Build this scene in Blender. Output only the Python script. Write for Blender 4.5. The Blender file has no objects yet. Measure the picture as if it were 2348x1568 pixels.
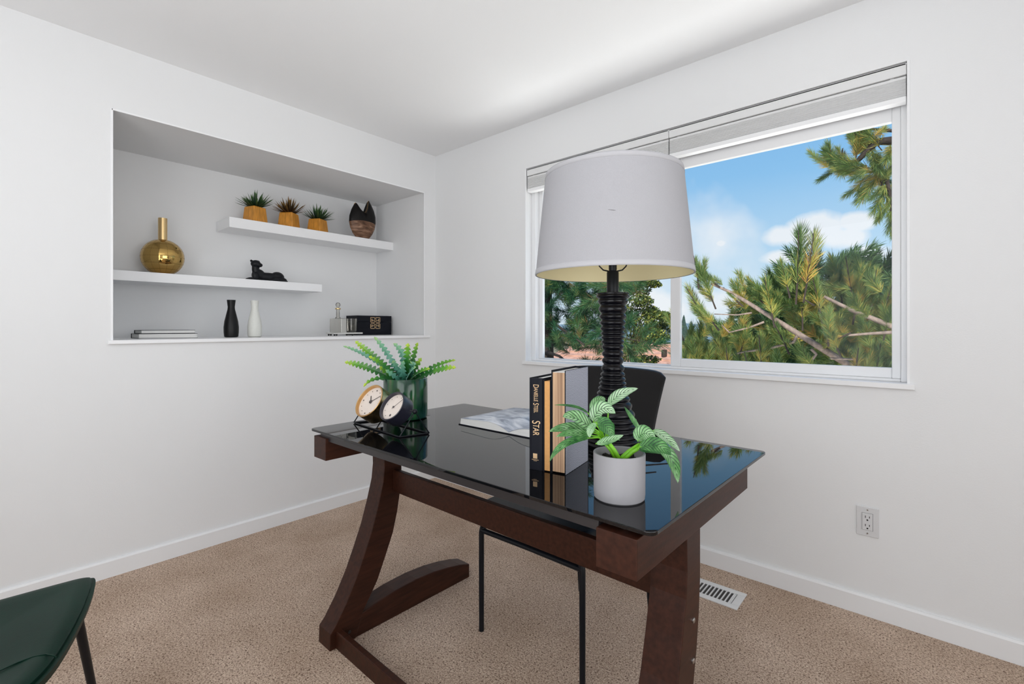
import bpy, bmesh, math, random
from mathutils import Vector, Matrix, noise
S = bpy.context.scene
COL = S.collection
PI = math.pi
# ------------------------------------------------------------------ camera
CAM_H = 1.141; FPX = 1088.6; YAW = math.radians(41.05)
cd = bpy.data.cameras.new('camera'); cam = bpy.data.objects.new('camera', cd); COL.objects.link(cam)
cam.location = (0, 0, CAM_H); cam.rotation_euler = (PI/2, 0, YAW)
cd.sensor_width = 36; cd.lens = FPX/2348*36; cd.shift_y = -34/2348; cd.clip_start = .02; cd.clip_end = 500
S.camera = cam
VF = (-math.sin(YAW), math.cos(YAW)); VR = (math.cos(YAW), math.sin(YAW))
def at(px, py, x=None, y=None, z=None, t=None):
    """world point where the sight line of a photo pixel meets a plane"""
    u = (px-1174)/FPX; v = (750-py)/FPX
    d = (VF[0]+u*VR[0], VF[1]+u*VR[1], v)
    if x is not None: t = x/d[0]
    elif y is not None: t = y/d[1]
    elif z is not None: t = (z-CAM_H)/d[2]
    return Vector((t*d[0], t*d[1], CAM_H+t*d[2]))
# ------------------------------------------------------------------ nodes
def nd(nt, typ, **kw):
    n = nt.nodes.new(typ)
    for k, v in kw.items():
        if k == 'inp':
            for a, b in v.items():
                if hasattr(b, 'is_linked'): nt.links.new(b, n.inputs[a])
                else: n.inputs[a].default_value = b
        else: setattr(n, k, v)
    return n
def mth(nt, op, a, b=0.0, clamp=False):
    return nd(nt, 'ShaderNodeMath', operation=op, use_clamp=clamp, inp={0: a, 1: b}).outputs[0]
def mixc(nt, f, a, b):
    n = nt.nodes.new('ShaderNodeMix'); n.data_type = 'RGBA'
    for i, v in ((0, f), (6, a), (7, b)):
        if hasattr(v, 'is_linked'): nt.links.new(v, n.inputs[i])
        else: n.inputs[i].default_value = v
    return n.outputs[2]
def ramp(nt, f, stops):
    r = nt.nodes.new('ShaderNodeValToRGB'); e = r.color_ramp.elements
    while len(e) < len(stops): e.new(.5)
    for i, (p, c) in enumerate(stops): e[i].position = p; e[i].color = c if len(c) == 4 else (*c, 1)
    nt.links.new(f, r.inputs[0]); return r.outputs[0]
def lin(r, g, b):
    f = lambda c: ((c/255+.055)/1.055)**2.4 if c > 10 else c/255/12.92
    return (f(r), f(g), f(b), 1)
# ------------------------------------------------------------------ world
W = bpy.data.worlds.new('sky'); S.world = W; W.use_nodes = True
nt = W.node_tree; nt.nodes.clear()
tc = nd(nt, 'ShaderNodeTexCoord'); sp = nd(nt, 'ShaderNodeSeparateXYZ', inp={0: tc.outputs['Generated']})
X, Y, Z = sp.outputs
hyp = mth(nt, 'SQRT', mth(nt, 'ADD', mth(nt, 'MULTIPLY', X, X), mth(nt, 'MULTIPLY', Y, Y)))
el = mth(nt, 'DIVIDE', Z, mth(nt, 'MAXIMUM', hyp, .001))
az = mth(nt, 'ARCTAN2', X, Y)
base = ramp(nt, mth(nt, 'ADD', mth(nt, 'MULTIPLY', el, .8), .1, True),
            [(0, lin(150, 160, 160)), (.10, lin(222, 236, 246)), (.2, lin(190, 222, 246)), (.33, lin(142, 196, 240)), (.5, lin(118, 178, 234)), (1, lin(96, 158, 226))])
ns = nd(nt, 'ShaderNodeTexNoise', inp={'Vector': tc.outputs['Generated'], 'Scale': 9.0, 'Detail': 6.0, 'Roughness': .55})
nf = ns.outputs[0]
mask = None
def dirof(px, py):
    u = (px-1174)/FPX; v = (750-py)/FPX; dx = VF[0]+u*VR[0]; dy = VF[1]+u*VR[1]
    return math.atan2(dx, dy), v/math.hypot(dx, dy)
for px, py, rx, ry in [(1862, 528, 78, 40), (1785, 540, 60, 26), (1935, 548, 60, 26), (1968, 508, 50, 24), (1995, 590, 62, 32), (1785, 590, 62, 18), (1655, 557, 18, 12), (1660, 690, 110, 40), (1480, 700, 130, 60)]:
    a0, e0 = dirof(px, py); ra = abs(dirof(px+rx, py)[0]-a0); re = abs(dirof(px, py-ry)[1]-e0)
    da = mth(nt, 'DIVIDE', mth(nt, 'SUBTRACT', az, a0), ra); de = mth(nt, 'DIVIDE', mth(nt, 'SUBTRACT', el, e0), re)
    q = mth(nt, 'ADD', mth(nt, 'MULTIPLY', da, da), mth(nt, 'MULTIPLY', de, de))
    m = mth(nt, 'SUBTRACT', 1.0, q)
    mask = m if mask is None else mth(nt, 'MAXIMUM', mask, m)
mask = mth(nt, 'ADD', mask, mth(nt, 'MULTIPLY', mth(nt, 'SUBTRACT', nf, .5), 3.6))
mask = mth(nt, 'MULTIPLY', mask, 1.1, True)
ns2 = nd(nt, 'ShaderNodeTexNoise', inp={'Vector': tc.outputs['Generated'], 'Scale': 3.1, 'Detail': 5.0})
gen = mth(nt, 'MULTIPLY', mth(nt, 'SUBTRACT', ns2.outputs[0], .60), 6.0, True)
mask = mth(nt, 'MAXIMUM', mask, gen)
col = mixc(nt, mth(nt, 'MULTIPLY', mask, .85), base, lin(248, 249, 252))
bg = nd(nt, 'ShaderNodeBackground', inp={'Color': col, 'Strength': 1.0})
nt.links.new(bg.outputs[0], nd(nt, 'ShaderNodeOutputWorld').inputs[0])
# ------------------------------------------------------------------ sun and added fill lamps
def light(name, typ, energy, loc, aim=None, size=None, color=(1, 1, 1), rot=None, spread=None):
    l = bpy.data.lights.new(name, typ); l.energy = energy; l.color = color
    o = bpy.data.objects.new(name, l); COL.objects.link(o); o.location = loc
    if typ == 'AREA':
        l.shape = 'RECTANGLE'; l.size, l.size_y = size
        if spread: l.spread = spread
    if aim is not None: o.rotation_euler = (Vector(aim)-Vector(loc)).to_track_quat('-Z', 'Y').to_euler()
    return o
sun = light('sun', 'SUN', 5.0, (3, -4, 8), aim=(0, 2.2, 3.6), color=(1, .95, .86)); sun.data.angle = .01
light('side_fill', 'AREA', 6.5, (1.7, .75, 1.35), aim=(-2.6, .95, 1.4), size=(2.2, 1.5), color=(.98, .99, 1), spread=1.35)  # added area lamp for light from the right; that wall has no window
light('overhead_fill', 'AREA', 2.5, (-.1, -.1, 2.43), aim=(-.1, -.1, 0), size=(1.7, 1.5), color=(.935, .97, 1))  # added downward fill for floor and desk; no ceiling fitting is built
light('upward_fill', 'AREA', 32, (-.3, -.85, .5), aim=(-.3, -.85, 2.44), size=(1.8, 1.6), color=(.935, .97, 1))  # added upward fill that lifts the ceiling, not a fixture of the room
light('rear_fill', 'AREA', 41, (-.5, -1.65, 1.45), aim=(-1.3, 2.2, 1.3), size=(3.0, 1.7), color=(.935, .97, 1))  # added broad fill behind the camera to even out the walls
light('bounce_fill', 'AREA', 95, (-1.0, 3.35, -.35), aim=(-1.0, 2.0, 2.44), size=(2.4, 1.3), color=(1, .99, .97))  # added lamp outside, standing in for light bounced off the ground
S.view_settings.view_transform = 'Standard'; S.view_settings.look = 'None'
S.view_settings.exposure = 0.0; S.view_settings.gamma = 1; S.view_settings.use_curve_mapping = False
# ------------------------------------------------------------------ materials
def mat(name, c=(.8, .8, .8, 1), rough=.5, metal=0, spec=.5, bump=None, coat=0, ior=None, var=None, sheen=0):
    m = bpy.data.materials.new(name); m.use_nodes = True; nt = m.node_tree; b = nt.nodes['Principled BSDF']
    if len(c) == 3: c = (*c, 1)
    b.inputs['Base Color'].default_value = c; b.inputs['Roughness'].default_value = rough
    b.inputs['Metallic'].default_value = metal; b.inputs['Specular IOR Level'].default_value = spec
    b.inputs['Coat Weight'].default_value = coat
    if ior: b.inputs['IOR'].default_value = ior
    tc = nd(nt, 'ShaderNodeTexCoord')
    if var:   # (scale, amount, (stretch))
        n = nd(nt, 'ShaderNodeTexNoise', inp={'Scale': var[0], 'Detail': 4.0})
        if len(var) > 2:
            mp = nd(nt, 'ShaderNodeMapping', inp={'Vector': tc.outputs['Object'], 'Scale': var[2]}); nt.links.new(mp.outputs[0], n.inputs['Vector'])
        else: nt.links.new(tc.outputs['Object'], n.inputs['Vector'])
        d = tuple(x*(1-var[1]) for x in c[:3])+(1,); l = tuple(min(1, x*(1+var[1])) for x in c[:3])+(1,)
        nt.links.new(ramp(nt, n.outputs[0], [(.3, d), (.7, l)]), b.inputs['Base Color'])
    if bump:
        n = nd(nt, 'ShaderNodeTexNoise', inp={'Vector': tc.outputs['Object'], 'Scale': bump[0], 'Detail': 3.0})
        bp = nd(nt, 'ShaderNodeBump', inp={'Strength': bump[1], 'Distance': bump[2], 'Height': n.outputs[0]})
        nt.links.new(bp.outputs[0], b.inputs['Normal'])
    return m
M = {}
M['wall'] = mat('wall_paint', (.85, .852, .856), .75, spec=.25, bump=(230, .25, .001))
M['ceil'] = mat('ceiling_paint', (.93, .932, .938), .8, spec=.2, bump=(160, .2, .001))
M['trim'] = mat('trim_paint', (.89, .892, .90), .4, spec=.4, bump=(60, .05, .001))
M['shelf'] = mat('shelf_paint', (.93, .93, .94), .35, spec=.4, bump=(60, .05, .001))
M['vinyl'] = mat('window_vinyl', (.86, .86, .87), .3, spec=.5, bump=(40, .03, .001))
M['blindrail'] = mat('blind_rail', (.80, .80, .80), .4, bump=(50, .03, .001))
M['blind'] = mat('blind_fabric', (.66, .66, .66), .85, bump=(300, .3, .001), var=(60, .06, (.02, 1, 3)))
M['wood'] = mat('espresso_wood', lin(54, 28, 18), .42, spec=.22, var=(14, .35, (6, .7, 6)), bump=(120, .12, .001))
M['black_rail'] = mat('black_rail', (.018, .015, .016, 1), .35, bump=(80, .05, .001))
M['dglass'] = mat('black_glass', (.004, .004, .005, 1), .012, spec=.5, ior=1.46, bump=(3, .0, .001))
M['black_metal'] = mat('black_metal', (.006, .007, .010, 1), .36, spec=.25, bump=(200, .08, .0005))
M['leather'] = mat('black_leather', (.006, .0055, .006, 1), .42, spec=.25, bump=(420, .15, .0006))
M['gleather'] = mat('green_leather', lin(6, 42, 31), .45, spec=.14, bump=(300, .25, .0007), var=(5, .25))
M['lampblack'] = mat('lamp_black', (.004, .004, .006, 1), .22, spec=.28, bump=(70, .15, .001))
M['shade'] = mat('lamp_shade_linen', (.39, .385, .405), .85, spec=.2, bump=(600, .3, .0006), var=(400, .03))
M['lining'] = mat('lamp_shade_lining', lin(236, 224, 182), .7, bump=(300, .1, .0005))
M['trimtape'] = mat('shade_tape', (.45, .445, .465), .8, bump=(400, .2, .0005))
M['gold'] = mat('polished_gold', (.55, .36, .12, 1), .09, metal=1, bump=(9, .08, .004))
M['brass'] = mat('brushed_brass', (.72, .52, .26, 1), .25, metal=1, bump=(200, .1, .0004))
M['copperrim'] = mat('gold_rim', (.62, .38, .16, 1), .3, metal=.9, bump=(100, .1, .0004))
M['figure'] = mat('black_resin', (.004, .005, .008, 1), .42, spec=.3, bump=(90, .4, .0015))
M['vblack'] = mat('black_ceramic', (.003, .003, .0035, 1), .38, spec=.3, bump=(200, .1, .0005))
M['vwhite'] = mat('white_ceramic', (.78, .78, .73, 1), .5, var=(260, .06), bump=(200, .1, .0005))
M['potwood'] = mat('amber_wood', lin(206, 140, 52), .5, var=(22, .25, (5, 5, .6)), bump=(120, .1, .0005))
M['soil'] = mat('soil', (.016, .012, .010, 1), .9, var=(90, .5), bump=(120, .9, .004))
M['whitepot'] = mat('matte_white_pot', (.30, .293, .308, 1), .55, bump=(500, .12, .0005))
M['page'] = mat('page_paper', (.80, .79, .77, 1), .8, var=(90, .06, (.1, .1, 12)), bump=(300, .1, .0003))
M['bcover'] = mat('black_cloth_cover', (.006, .007, .012, 1), .6, spec=.2, bump=(500, .2, .0004))
M['tanpage'] = mat('tan_fore_edge', lin(206, 152, 92), .8, var=(120, .06, (1, 1, 1)), bump=(300, .1, .0003))
M['goldink'] = mat('gold_foil', (.75, .52, .30, 1), .35, metal=.7, bump=(200, .1, .0002))
M['dial'] = mat('clock_dial', lin(226, 214, 204), .6, var=(60, .03))
M['hand'] = mat('clock_hand', (.06, .05, .05, 1), .4, var=(60, .03))
M['gunmetal'] = mat('clock_black', (.018, .018, .03, 1), .3, spec=.6, bump=(200, .05, .0003))
M['outlet'] = mat('outlet_plastic', (.72, .72, .73, 1), .35, bump=(50, .02, .0003))
M['slot'] = mat('dark_slot', (.01, .01, .01, 1), .6, bump=(50, .02, .0003))
M['vent'] = mat('vent_enamel', (.80, .80, .80, 1), .35, bump=(60, .05, .0005))
M['duct'] = mat('duct_dark', (.05, .045, .045, 1), .7, var=(40, .3))
M['marble'] = mat('marble_tray', (.72, .71, .68, 1), .25, var=(30, .08))
M['steelbolt'] = mat('bolt_steel', (.45, .42, .40, 1), .3, metal=1, bump=(90, .1, .0003))
M['stem'] = mat('bright_green_stem', lin(120, 190, 40), .4, var=(60, .25), bump=(90, .1, .0005))
# carpet
m = mat('beige_carpet', (.3, .2, .15), .95, spec=.05); M['carpet'] = m; nt = m.node_tree; b = nt.nodes['Principled BSDF']
tc = nd(nt, 'ShaderNodeTexCoord')
n1 = nd(nt, 'ShaderNodeTexNoise', inp={'Vector': tc.outputs['Object'], 'Scale': 185.0, 'Detail': 3.0, 'Roughness': .7, 'Distortion': .6})
n2 = nd(nt, 'ShaderNodeTexNoise', inp={'Vector': tc.outputs['Object'], 'Scale': 3.0, 'Detail': 3.0})
n3 = nd(nt, 'ShaderNodeTexVoronoi', inp={'Vector': tc.outputs['Object'], 'Scale': 240.0})
g = ramp(nt, n1.outputs[0], [(.35, lin(104, 82, 69)), (.44, lin(196, 170, 150)), (.55, lin(228, 203, 182)), (.70, lin(252, 236, 218))])
g2 = ramp(nt, n2.outputs[0], [(.35, (.80, .77, .74, 1)), (.65, (1.0, 1.0, 1.0, 1))])
mm = nd(nt, 'ShaderNodeMix', data_type='RGBA', blend_type='MULTIPLY'); mm.inputs[0].default_value = 1
nt.links.new(g, mm.inputs[6]); nt.links.new(g2, mm.inputs[7]); nt.links.new(mm.outputs[2], b.inputs['Base Color'])
hh = mth(nt, 'SUBTRACT', n1.outputs[0], mth(nt, 'MULTIPLY', n3.outputs[0], .25))
bp = nd(nt, 'ShaderNodeBump', inp={'Strength': .9, 'Distance': .006, 'Height': hh}); nt.links.new(bp.outputs[0], b.inputs['Normal'])
# window glass and clear glass
def glassmat(name, tint, base, rough=.0):
    m = bpy.data.materials.new(name); m.use_nodes = True; nt = m.node_tree; nt.nodes.clear()
    tr = nd(nt, 'ShaderNodeBsdfTransparent', inp={'Color': tint}); gl = nd(nt, 'ShaderNodeBsdfGlossy', inp={'Color': (1, 1, 1, 1), 'Roughness': rough})
    lw = nd(nt, 'ShaderNodeLayerWeight', inp={'Blend': .25})
    mx = nd(nt, 'ShaderNodeMixShader', inp={0: mth(nt, 'MULTIPLY', lw.outputs['Fresnel'], base), 1: tr.outputs[0], 2: gl.outputs[0]})
    nt.links.new(mx.outputs[0], nd(nt, 'ShaderNodeOutputMaterial').inputs[0]); return m
M['pane'] = glassmat('window_glass', (.97, .98, .98, 1), .25)
M['crystal'] = glassmat('cut_crystal', (.86, .85, .82, 1), 1.6, .05)
M['dialglass'] = glassmat('dial_glass', (.99, .99, .99, 1), .5)
# striped book cover
m = mat('striped_grey_cover', (.4, .4, .43), .6); M['striped'] = m; nt = m.node_tree; b = nt.nodes['Principled BSDF']
tc = nd(nt, 'ShaderNodeTexCoord')
mp = nd(nt, 'ShaderNodeMapping', inp={'Vector': tc.outputs['Object'], 'Rotation': (math.radians(12), 0, 0)})
wv = nd(nt, 'ShaderNodeTexWave', wave_type='BANDS', bands_direction='Z', inp={'Vector': mp.outputs[0], 'Scale': 95.0, 'Distortion': 2.5, 'Detail': 2.0, 'Detail Scale': 2.0})
nt.links.new(ramp(nt, wv.outputs[0], [(.2, lin(120, 122, 134)), (.6, lin(176, 178, 190))]), b.inputs['Base Color'])
# page block with lines
m = mat('worn_pages', (.4, .3, .2), .8); M['oldpage'] = m; nt = m.node_tree; b = nt.nodes['Principled BSDF']
tc = nd(nt, 'ShaderNodeTexCoord')
mp = nd(nt, 'ShaderNodeMapping', inp={'Vector': tc.outputs['Object'], 'Scale': (260, 3, 1.5)})
n = nd(nt, 'ShaderNodeTexNoise', inp={'Vector': mp.outputs[0], 'Scale': 1.0, 'Detail': 4.0})
nt.links.new(ramp(nt, n.outputs[0], [(.3, lin(120, 92, 74)), (.5, lin(176, 142, 112)), (.7, lin(206, 172, 138))]), b.inputs['Base Color'])
# printed magazine page
m = mat('printed_page', (.5, .5, .5), .35); M['print'] = m; nt = m.node_tree; b = nt.nodes['Principled BSDF']
tc = nd(nt, 'ShaderNodeTexCoord')
mp = nd(nt, 'ShaderNodeMapping', inp={'Vector': tc.outputs['Object'], 'Scale': (9, 16, 1)})
n = nd(nt, 'ShaderNodeTexNoise', inp={'Vector': mp.outputs[0], 'Scale': 1.0, 'Detail': 6.0, 'Distortion': 1.2})
nt.links.new(ramp(nt, n.outputs[0], [(.3, lin(104, 108, 120)), (.45, lin(160, 168, 182)), (.6, lin(206, 210, 218)), (.75, lin(226, 228, 232))]), b.inputs['Base Color'])
# two tone vase
m = mat('two_tone_glaze', (.02, .02, .02), .35); M['twotone'] = m; nt = m.node_tree; b = nt.nodes['Principled BSDF']; b.inputs['Specular IOR Level'].default_value = .25
tc = nd(nt, 'ShaderNodeTexCoord'); sp = nd(nt, 'ShaderNodeSeparateXYZ', inp={0: tc.outputs['Object']})
mp = nd(nt, 'ShaderNodeMapping', inp={'Vector': tc.outputs['Object'], 'Scale': (8, 14, 60)})
n = nd(nt, 'ShaderNodeTexNoise', inp={'Vector': mp.outputs[0], 'Scale': 1.0, 'Detail': 5.0, 'Distortion': .5})
wood = ramp(nt, n.outputs[0], [(.3, lin(66, 46, 36)), (.5, lin(120, 88, 68)), (.68, lin(176, 140, 116))])
k = mth(nt, 'GREATER_THAN', sp.outputs[2], mth(nt, 'SUBTRACT', .134, mth(nt, 'MULTIPLY', mth(nt, 'MULTIPLY', sp.outputs[1], sp.outputs[1]), 1.2)))
nt.links.new(mixc(nt, k, wood, (.006, .005, .005, 1)), b.inputs['Base Color'])
# green glaze
m = mat('green_glaze', (.02, .08, .05), .12, spec=.5, coat=.1); M['gglaze'] = m; nt = m.node_tree; b = nt.nodes['Principled BSDF']
tc = nd(nt, 'ShaderNodeTexCoord')
mp = nd(nt, 'ShaderNodeMapping', inp={'Vector': tc.outputs['Object'], 'Scale': (30, 30, 5)})
n = nd(nt, 'ShaderNodeTexNoise', inp={'Vector': mp.outputs[0], 'Scale': 1.0, 'Detail': 5.0})
nt.links.new(ramp(nt, n.outputs[0], [(.3, lin(6, 30, 22)), (.5, lin(14, 60, 42)), (.64, lin(40, 94, 52)), (.78, lin(104, 80, 58))]), b.inputs['Base Color'])
# leaves
def leafmat(name, stops, rough=.4, vein=None, trans=.15):
    m = bpy.data.materials.new(name); m.use_nodes = True; nt = m.node_tree; b = nt.nodes['Principled BSDF']
    b.inputs['Roughness'].default_value = rough; uv = nd(nt, 'ShaderNodeUVMap'); sp = nd(nt, 'ShaderNodeSeparateXYZ', inp={0: uv.outputs[0]})
    oi = nd(nt, 'ShaderNodeObjectInfo'); U, V = sp.outputs[0], sp.outputs[1]
    tc = nd(nt, 'ShaderNodeTexCoord'); n = nd(nt, 'ShaderNodeTexNoise', inp={'Vector': tc.outputs['Object'], 'Scale': 45.0, 'Detail': 3.0})
    if vein:
        au = mth(nt, 'ABSOLUTE', mth(nt, 'SUBTRACT', U, .5))
        ph = mth(nt, 'ADD', mth(nt, 'MULTIPLY', mth(nt, 'SUBTRACT', V, mth(nt, 'MULTIPLY', au, .55)), 52.0), mth(nt, 'MULTIPLY', n.outputs[0], 3.0))
        s = mth(nt, 'SINE', ph)
        s = mth(nt, 'MULTIPLY', mth(nt, 'SUBTRACT', s, .45), 3.0, True)
        edge = mth(nt, 'MULTIPLY', mth(nt, 'SUBTRACT', au, .36), 9.0, True)
        mid = mth(nt, 'MULTIPLY', mth(nt, 'SUBTRACT', .03, au), 40.0, True)
        c = ramp(nt, mth(nt, 'ADD', mth(nt, 'MULTIPLY', n.outputs[0], .6), mth(nt, 'MULTIPLY', oi.outputs['Random'], .4)), stops)
        c = mixc(nt, mth(nt, 'MULTIPLY', s, .9), c, vein); c = mixc(nt, mth(nt, 'MULTIPLY', edge, .6), c, lin(40, 110, 40)); c = mixc(nt, mth(nt, 'MULTIPLY', mid, .8), c, lin(38, 84, 40))
    else:
        c = ramp(nt, mth(nt, 'ADD', mth(nt, 'MULTIPLY', V, .75), mth(nt, 'MULTIPLY', mth(nt, 'SUBTRACT', n.outputs[0], .3), .4)), stops)
    nt.links.new(c, b.inputs['Base Color'])
    tl = nd(nt, 'ShaderNodeBsdfTranslucent', inp={'Color': c}); mx = nd(nt, 'ShaderNodeMixShader', inp={0: trans, 1: b.outputs[0], 2: tl.outputs[0]})
    nt.links.new(mx.outputs[0], nt.nodes['Material Output'].inputs[0]); return m
M['calathea'] = leafmat('striped_leaf', [(.28, lin(40, 98, 44)), (.42, lin(96, 154, 84)), (.56, lin(150, 196, 140)), (.75, lin(196, 222, 190))], .35, lin(10, 44, 28))
M['zigzag'] = leafmat('zigzag_leaf', [(.05, lin(16, 66, 38)), (.4, lin(48, 120, 50)), (.65, lin(104, 170, 48)), (.85, lin(196, 218, 70))], .28)
M['zigsheen'] = leafmat('zigzag_leaf_sheen', [(.05, lin(30, 90, 66)), (.4, lin(84, 146, 128)), (.7, lin(120, 176, 140)), (.9, lin(176, 208, 130))], .22)  # light bluish sheen of the glossy leaves put into the base colour
M['succ'] = leafmat('succulent_leaf', [(.1, lin(14, 34, 20)), (.5, lin(32, 66, 36)), (.85, lin(84, 118, 60))], .4)
M['succred'] = leafmat('succulent_leaf_red', [(.1, lin(48, 20, 14)), (.5, lin(66, 50, 24)), (.85, lin(150, 110, 50))], .4)
def needlemat(name, stops, rough=.5, trans=.2):
    m = bpy.data.materials.new(name); m.use_nodes = True; nt = m.node_tree; b = nt.nodes['Principled BSDF']
    b.inputs['Roughness'].default_value = rough; b.inputs['Specular IOR Level'].default_value = .3
    a = nd(nt, 'ShaderNodeAttribute', attribute_name='tint'); oi = nd(nt, 'ShaderNodeObjectInfo')
    c = ramp(nt, mth(nt, 'ADD', mth(nt, 'MULTIPLY', a.outputs['Fac'], .65), mth(nt, 'MULTIPLY', oi.outputs['Random'], .35)), stops)
    nt.links.new(c, b.inputs['Base Color'])
    tl = nd(nt, 'ShaderNodeBsdfTranslucent', inp={'Color': c}); mx = nd(nt, 'ShaderNodeMixShader', inp={0: trans, 1: b.outputs[0], 2: tl.outputs[0]})
    nt.links.new(mx.outputs[0], nt.nodes['Material Output'].inputs[0]); return m
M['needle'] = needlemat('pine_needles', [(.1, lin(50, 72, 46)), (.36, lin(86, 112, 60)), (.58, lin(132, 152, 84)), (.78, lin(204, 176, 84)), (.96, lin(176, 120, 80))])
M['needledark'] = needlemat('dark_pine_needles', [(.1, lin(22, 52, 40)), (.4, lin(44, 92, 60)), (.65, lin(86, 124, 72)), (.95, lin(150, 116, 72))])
M['needlefar'] = needlemat('far_pine_needles', [(.1, lin(36, 62, 44)), (.5, lin(72, 106, 66)), (.8, lin(124, 150, 92)), (1, lin(150, 160, 96))])
M['broad'] = needlemat('broad_leaves', [(.1, lin(60, 84, 46)), (.4, lin(112, 130, 62)), (.7, lin(190, 184, 86)), (.95, lin(216, 178, 96))])
M['bark'] = mat('grey_pine_bark', lin(140, 122, 112), .8, var=(30, .35, (1, 1, .3)), bump=(40, .8, .01))
M['barkdark'] = mat('dark_bark', lin(58, 48, 42), .9, var=(30, .35), bump=(40, .8, .01))
M['rooft'] = mat('clay_roof', lin(196, 150, 128), .85, var=(5, .25), bump=(30, .5, .02))
M['stucco'] = mat('pale_stucco', lin(200, 190, 176), .9, var=(6, .08), bump=(60, .2, .004))
M['ground'] = mat('dry_ground', lin(150, 134, 100), .95, var=(.4, .35), bump=(4, .4, .05))
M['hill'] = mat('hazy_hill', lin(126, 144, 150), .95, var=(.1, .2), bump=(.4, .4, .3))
M['farhouse'] = mat('house_siding', lin(176, 170, 160), .9, var=(3, .08))
# ------------------------------------------------------------------ mesh builder
class MB:
    def __init__(s): s.v = []; s.f = []; s.uv = None; s.tint = None
    def add(s, vs, fs):
        o = len(s.v); s.v += [tuple(v) for v in vs]; s.f += [tuple(i+o for i in f) for f in fs]; return s
    def box(s, a, b, mt=None):
        x0, y0, z0 = a; x1, y1, z1 = b
        vs = [(x0, y0, z0), (x1, y0, z0), (x1, y1, z0), (x0, y1, z0), (x0, y0, z1), (x1, y0, z1), (x1, y1, z1), (x0, y1, z1)]
        if mt: vs = [mt @ Vector(v) for v in vs]
        return s.add(vs, [(0, 3, 2, 1), (4, 5, 6, 7), (0, 1, 5, 4), (1, 2, 6, 5), (2, 3, 7, 6), (3, 0, 4, 7)])
    def lathe(s, prof, c=(0, 0, 0), n=32, cap0=True, cap1=True, mt=None):
        vs = []; fs = []
        for r, z in prof:
            for i in range(n):
                a = 2*PI*i/n; p = Vector((c[0]+r*math.cos(a), c[1]+r*math.sin(a), c[2]+z)); vs.append(mt @ p if mt else p)
        for j in range(len(prof)-1):
            for i in range(n): k = (i+1) % n; fs.append((j*n+i, j*n+k, (j+1)*n+k, (j+1)*n+i))
        if cap0: fs.append(tuple(range(n-1, -1, -1)))
        if cap1: fs.append(tuple(range((len(prof)-1)*n, len(prof)*n)))
        return s.add(vs, fs)
    def tube(s, pts, r, n=8, cap=True):
        pts = [Vector(p) for p in pts]; rs = r if isinstance(r, (list, tuple)) else [r]*len(pts)
        vs = []; fs = []; up = None
        for i, p in enumerate(pts):
            d = (pts[min(i+1, len(pts)-1)]-pts[max(i-1, 0)]).normalized()
            if up is None: up = Vector((0, 0, 1)) if abs(d.z) < .9 else Vector((1, 0, 0))
            a = d.cross(up).normalized(); b = a.cross(d).normalized(); up = b
            for k in range(n): w = 2*PI*k/n; vs.append(p+(a*math.cos(w)+b*math.sin(w))*rs[i])
        for j in range(len(pts)-1):
            for k in range(n): q = (k+1) % n; fs.append((j*n+k, j*n+q, (j+1)*n+q, (j+1)*n+k))
        if cap: fs.append(tuple(range(n-1, -1, -1))); fs.append(tuple(range((len(pts)-1)*n, len(pts)*n)))
        return s.add(vs, fs)
    def prism(s, poly, fn0, fn1):
        n = len(poly); vs = [fn0(p) for p in poly]+[fn1(p) for p in poly]
        return s.add(vs, [tuple(range(n-1, -1, -1)), tuple(range(n, 2*n))]+[(i, (i+1) % n, n+(i+1) % n, n+i) for i in range(n)])
    def mesh(s, name, m, smooth=False):
        me = bpy.data.meshes.new(name); me.from_pydata(s.v, [], s.f); me.update()
        if s.uv:
            ul = me.uv_layers.new(name='UVMap')
            for l in me.loops: ul.data[l.index].uv = s.uv[l.vertex_index]
        if s.tint:
            at_ = me.attributes.new('tint', 'FLOAT', 'POINT'); at_.data.foreach_set('value', s.tint)
        bm = bmesh.new(); bm.from_mesh(me)
        if not s.uv and not s.tint: bmesh.ops.recalc_face_normals(bm, faces=bm.faces)
        bm.to_mesh(me); bm.free()
        me.materials.append(m)
        if smooth:
            me.polygons.foreach_set('use_smooth', [True]*len(me.polygons))
            if smooth == 'auto':
                try: me.set_sharp_from_angle(angle=math.radians(40))
                except Exception: pass
        return me
    def build(s, name, m, parent=None, smooth=False, bev=0, kind=None, label=None):
        o = bpy.data.objects.new(name, s.mesh(name, m, smooth)); COL.objects.link(o); o.parent = parent
        if bev:
            b = o.modifiers.new('bevel', 'BEVEL'); b.width = bev; b.segments = 2; b.limit_method = 'ANGLE'; b.angle_limit = math.radians(40)
        if kind: o['kind'] = kind
        if label: o['label'] = label
        return o
def B(a, b): return MB().box(a, b)
def thing(name, label, cat, loc=(0, 0, 0), rz=0, group=None):
    o = bpy.data.objects.new(name, None); COL.objects.link(o); o.location = loc; o.rotation_euler = (0, 0, rz); o.empty_display_size = .05
    o['label'] = label; o['category'] = cat
    if group: o['group'] = group
    return o
def tag(o, label, cat, group=None):
    o['label'] = label; o['category'] = cat
    if group: o['group'] = group
    return o
def struct(o, label=None):
    o['kind'] = 'structure'
    if label: o['label'] = label
    return o
def dup(o, parent=None):
    c = o.copy(); COL.objects.link(c)
    if parent: c.parent = parent
    for ch in list(o.children): dup(ch, c)
    return c
def bez(a, b, c, t): return a*(1-t)**2+b*2*t*(1-t)+c*t*t
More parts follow.
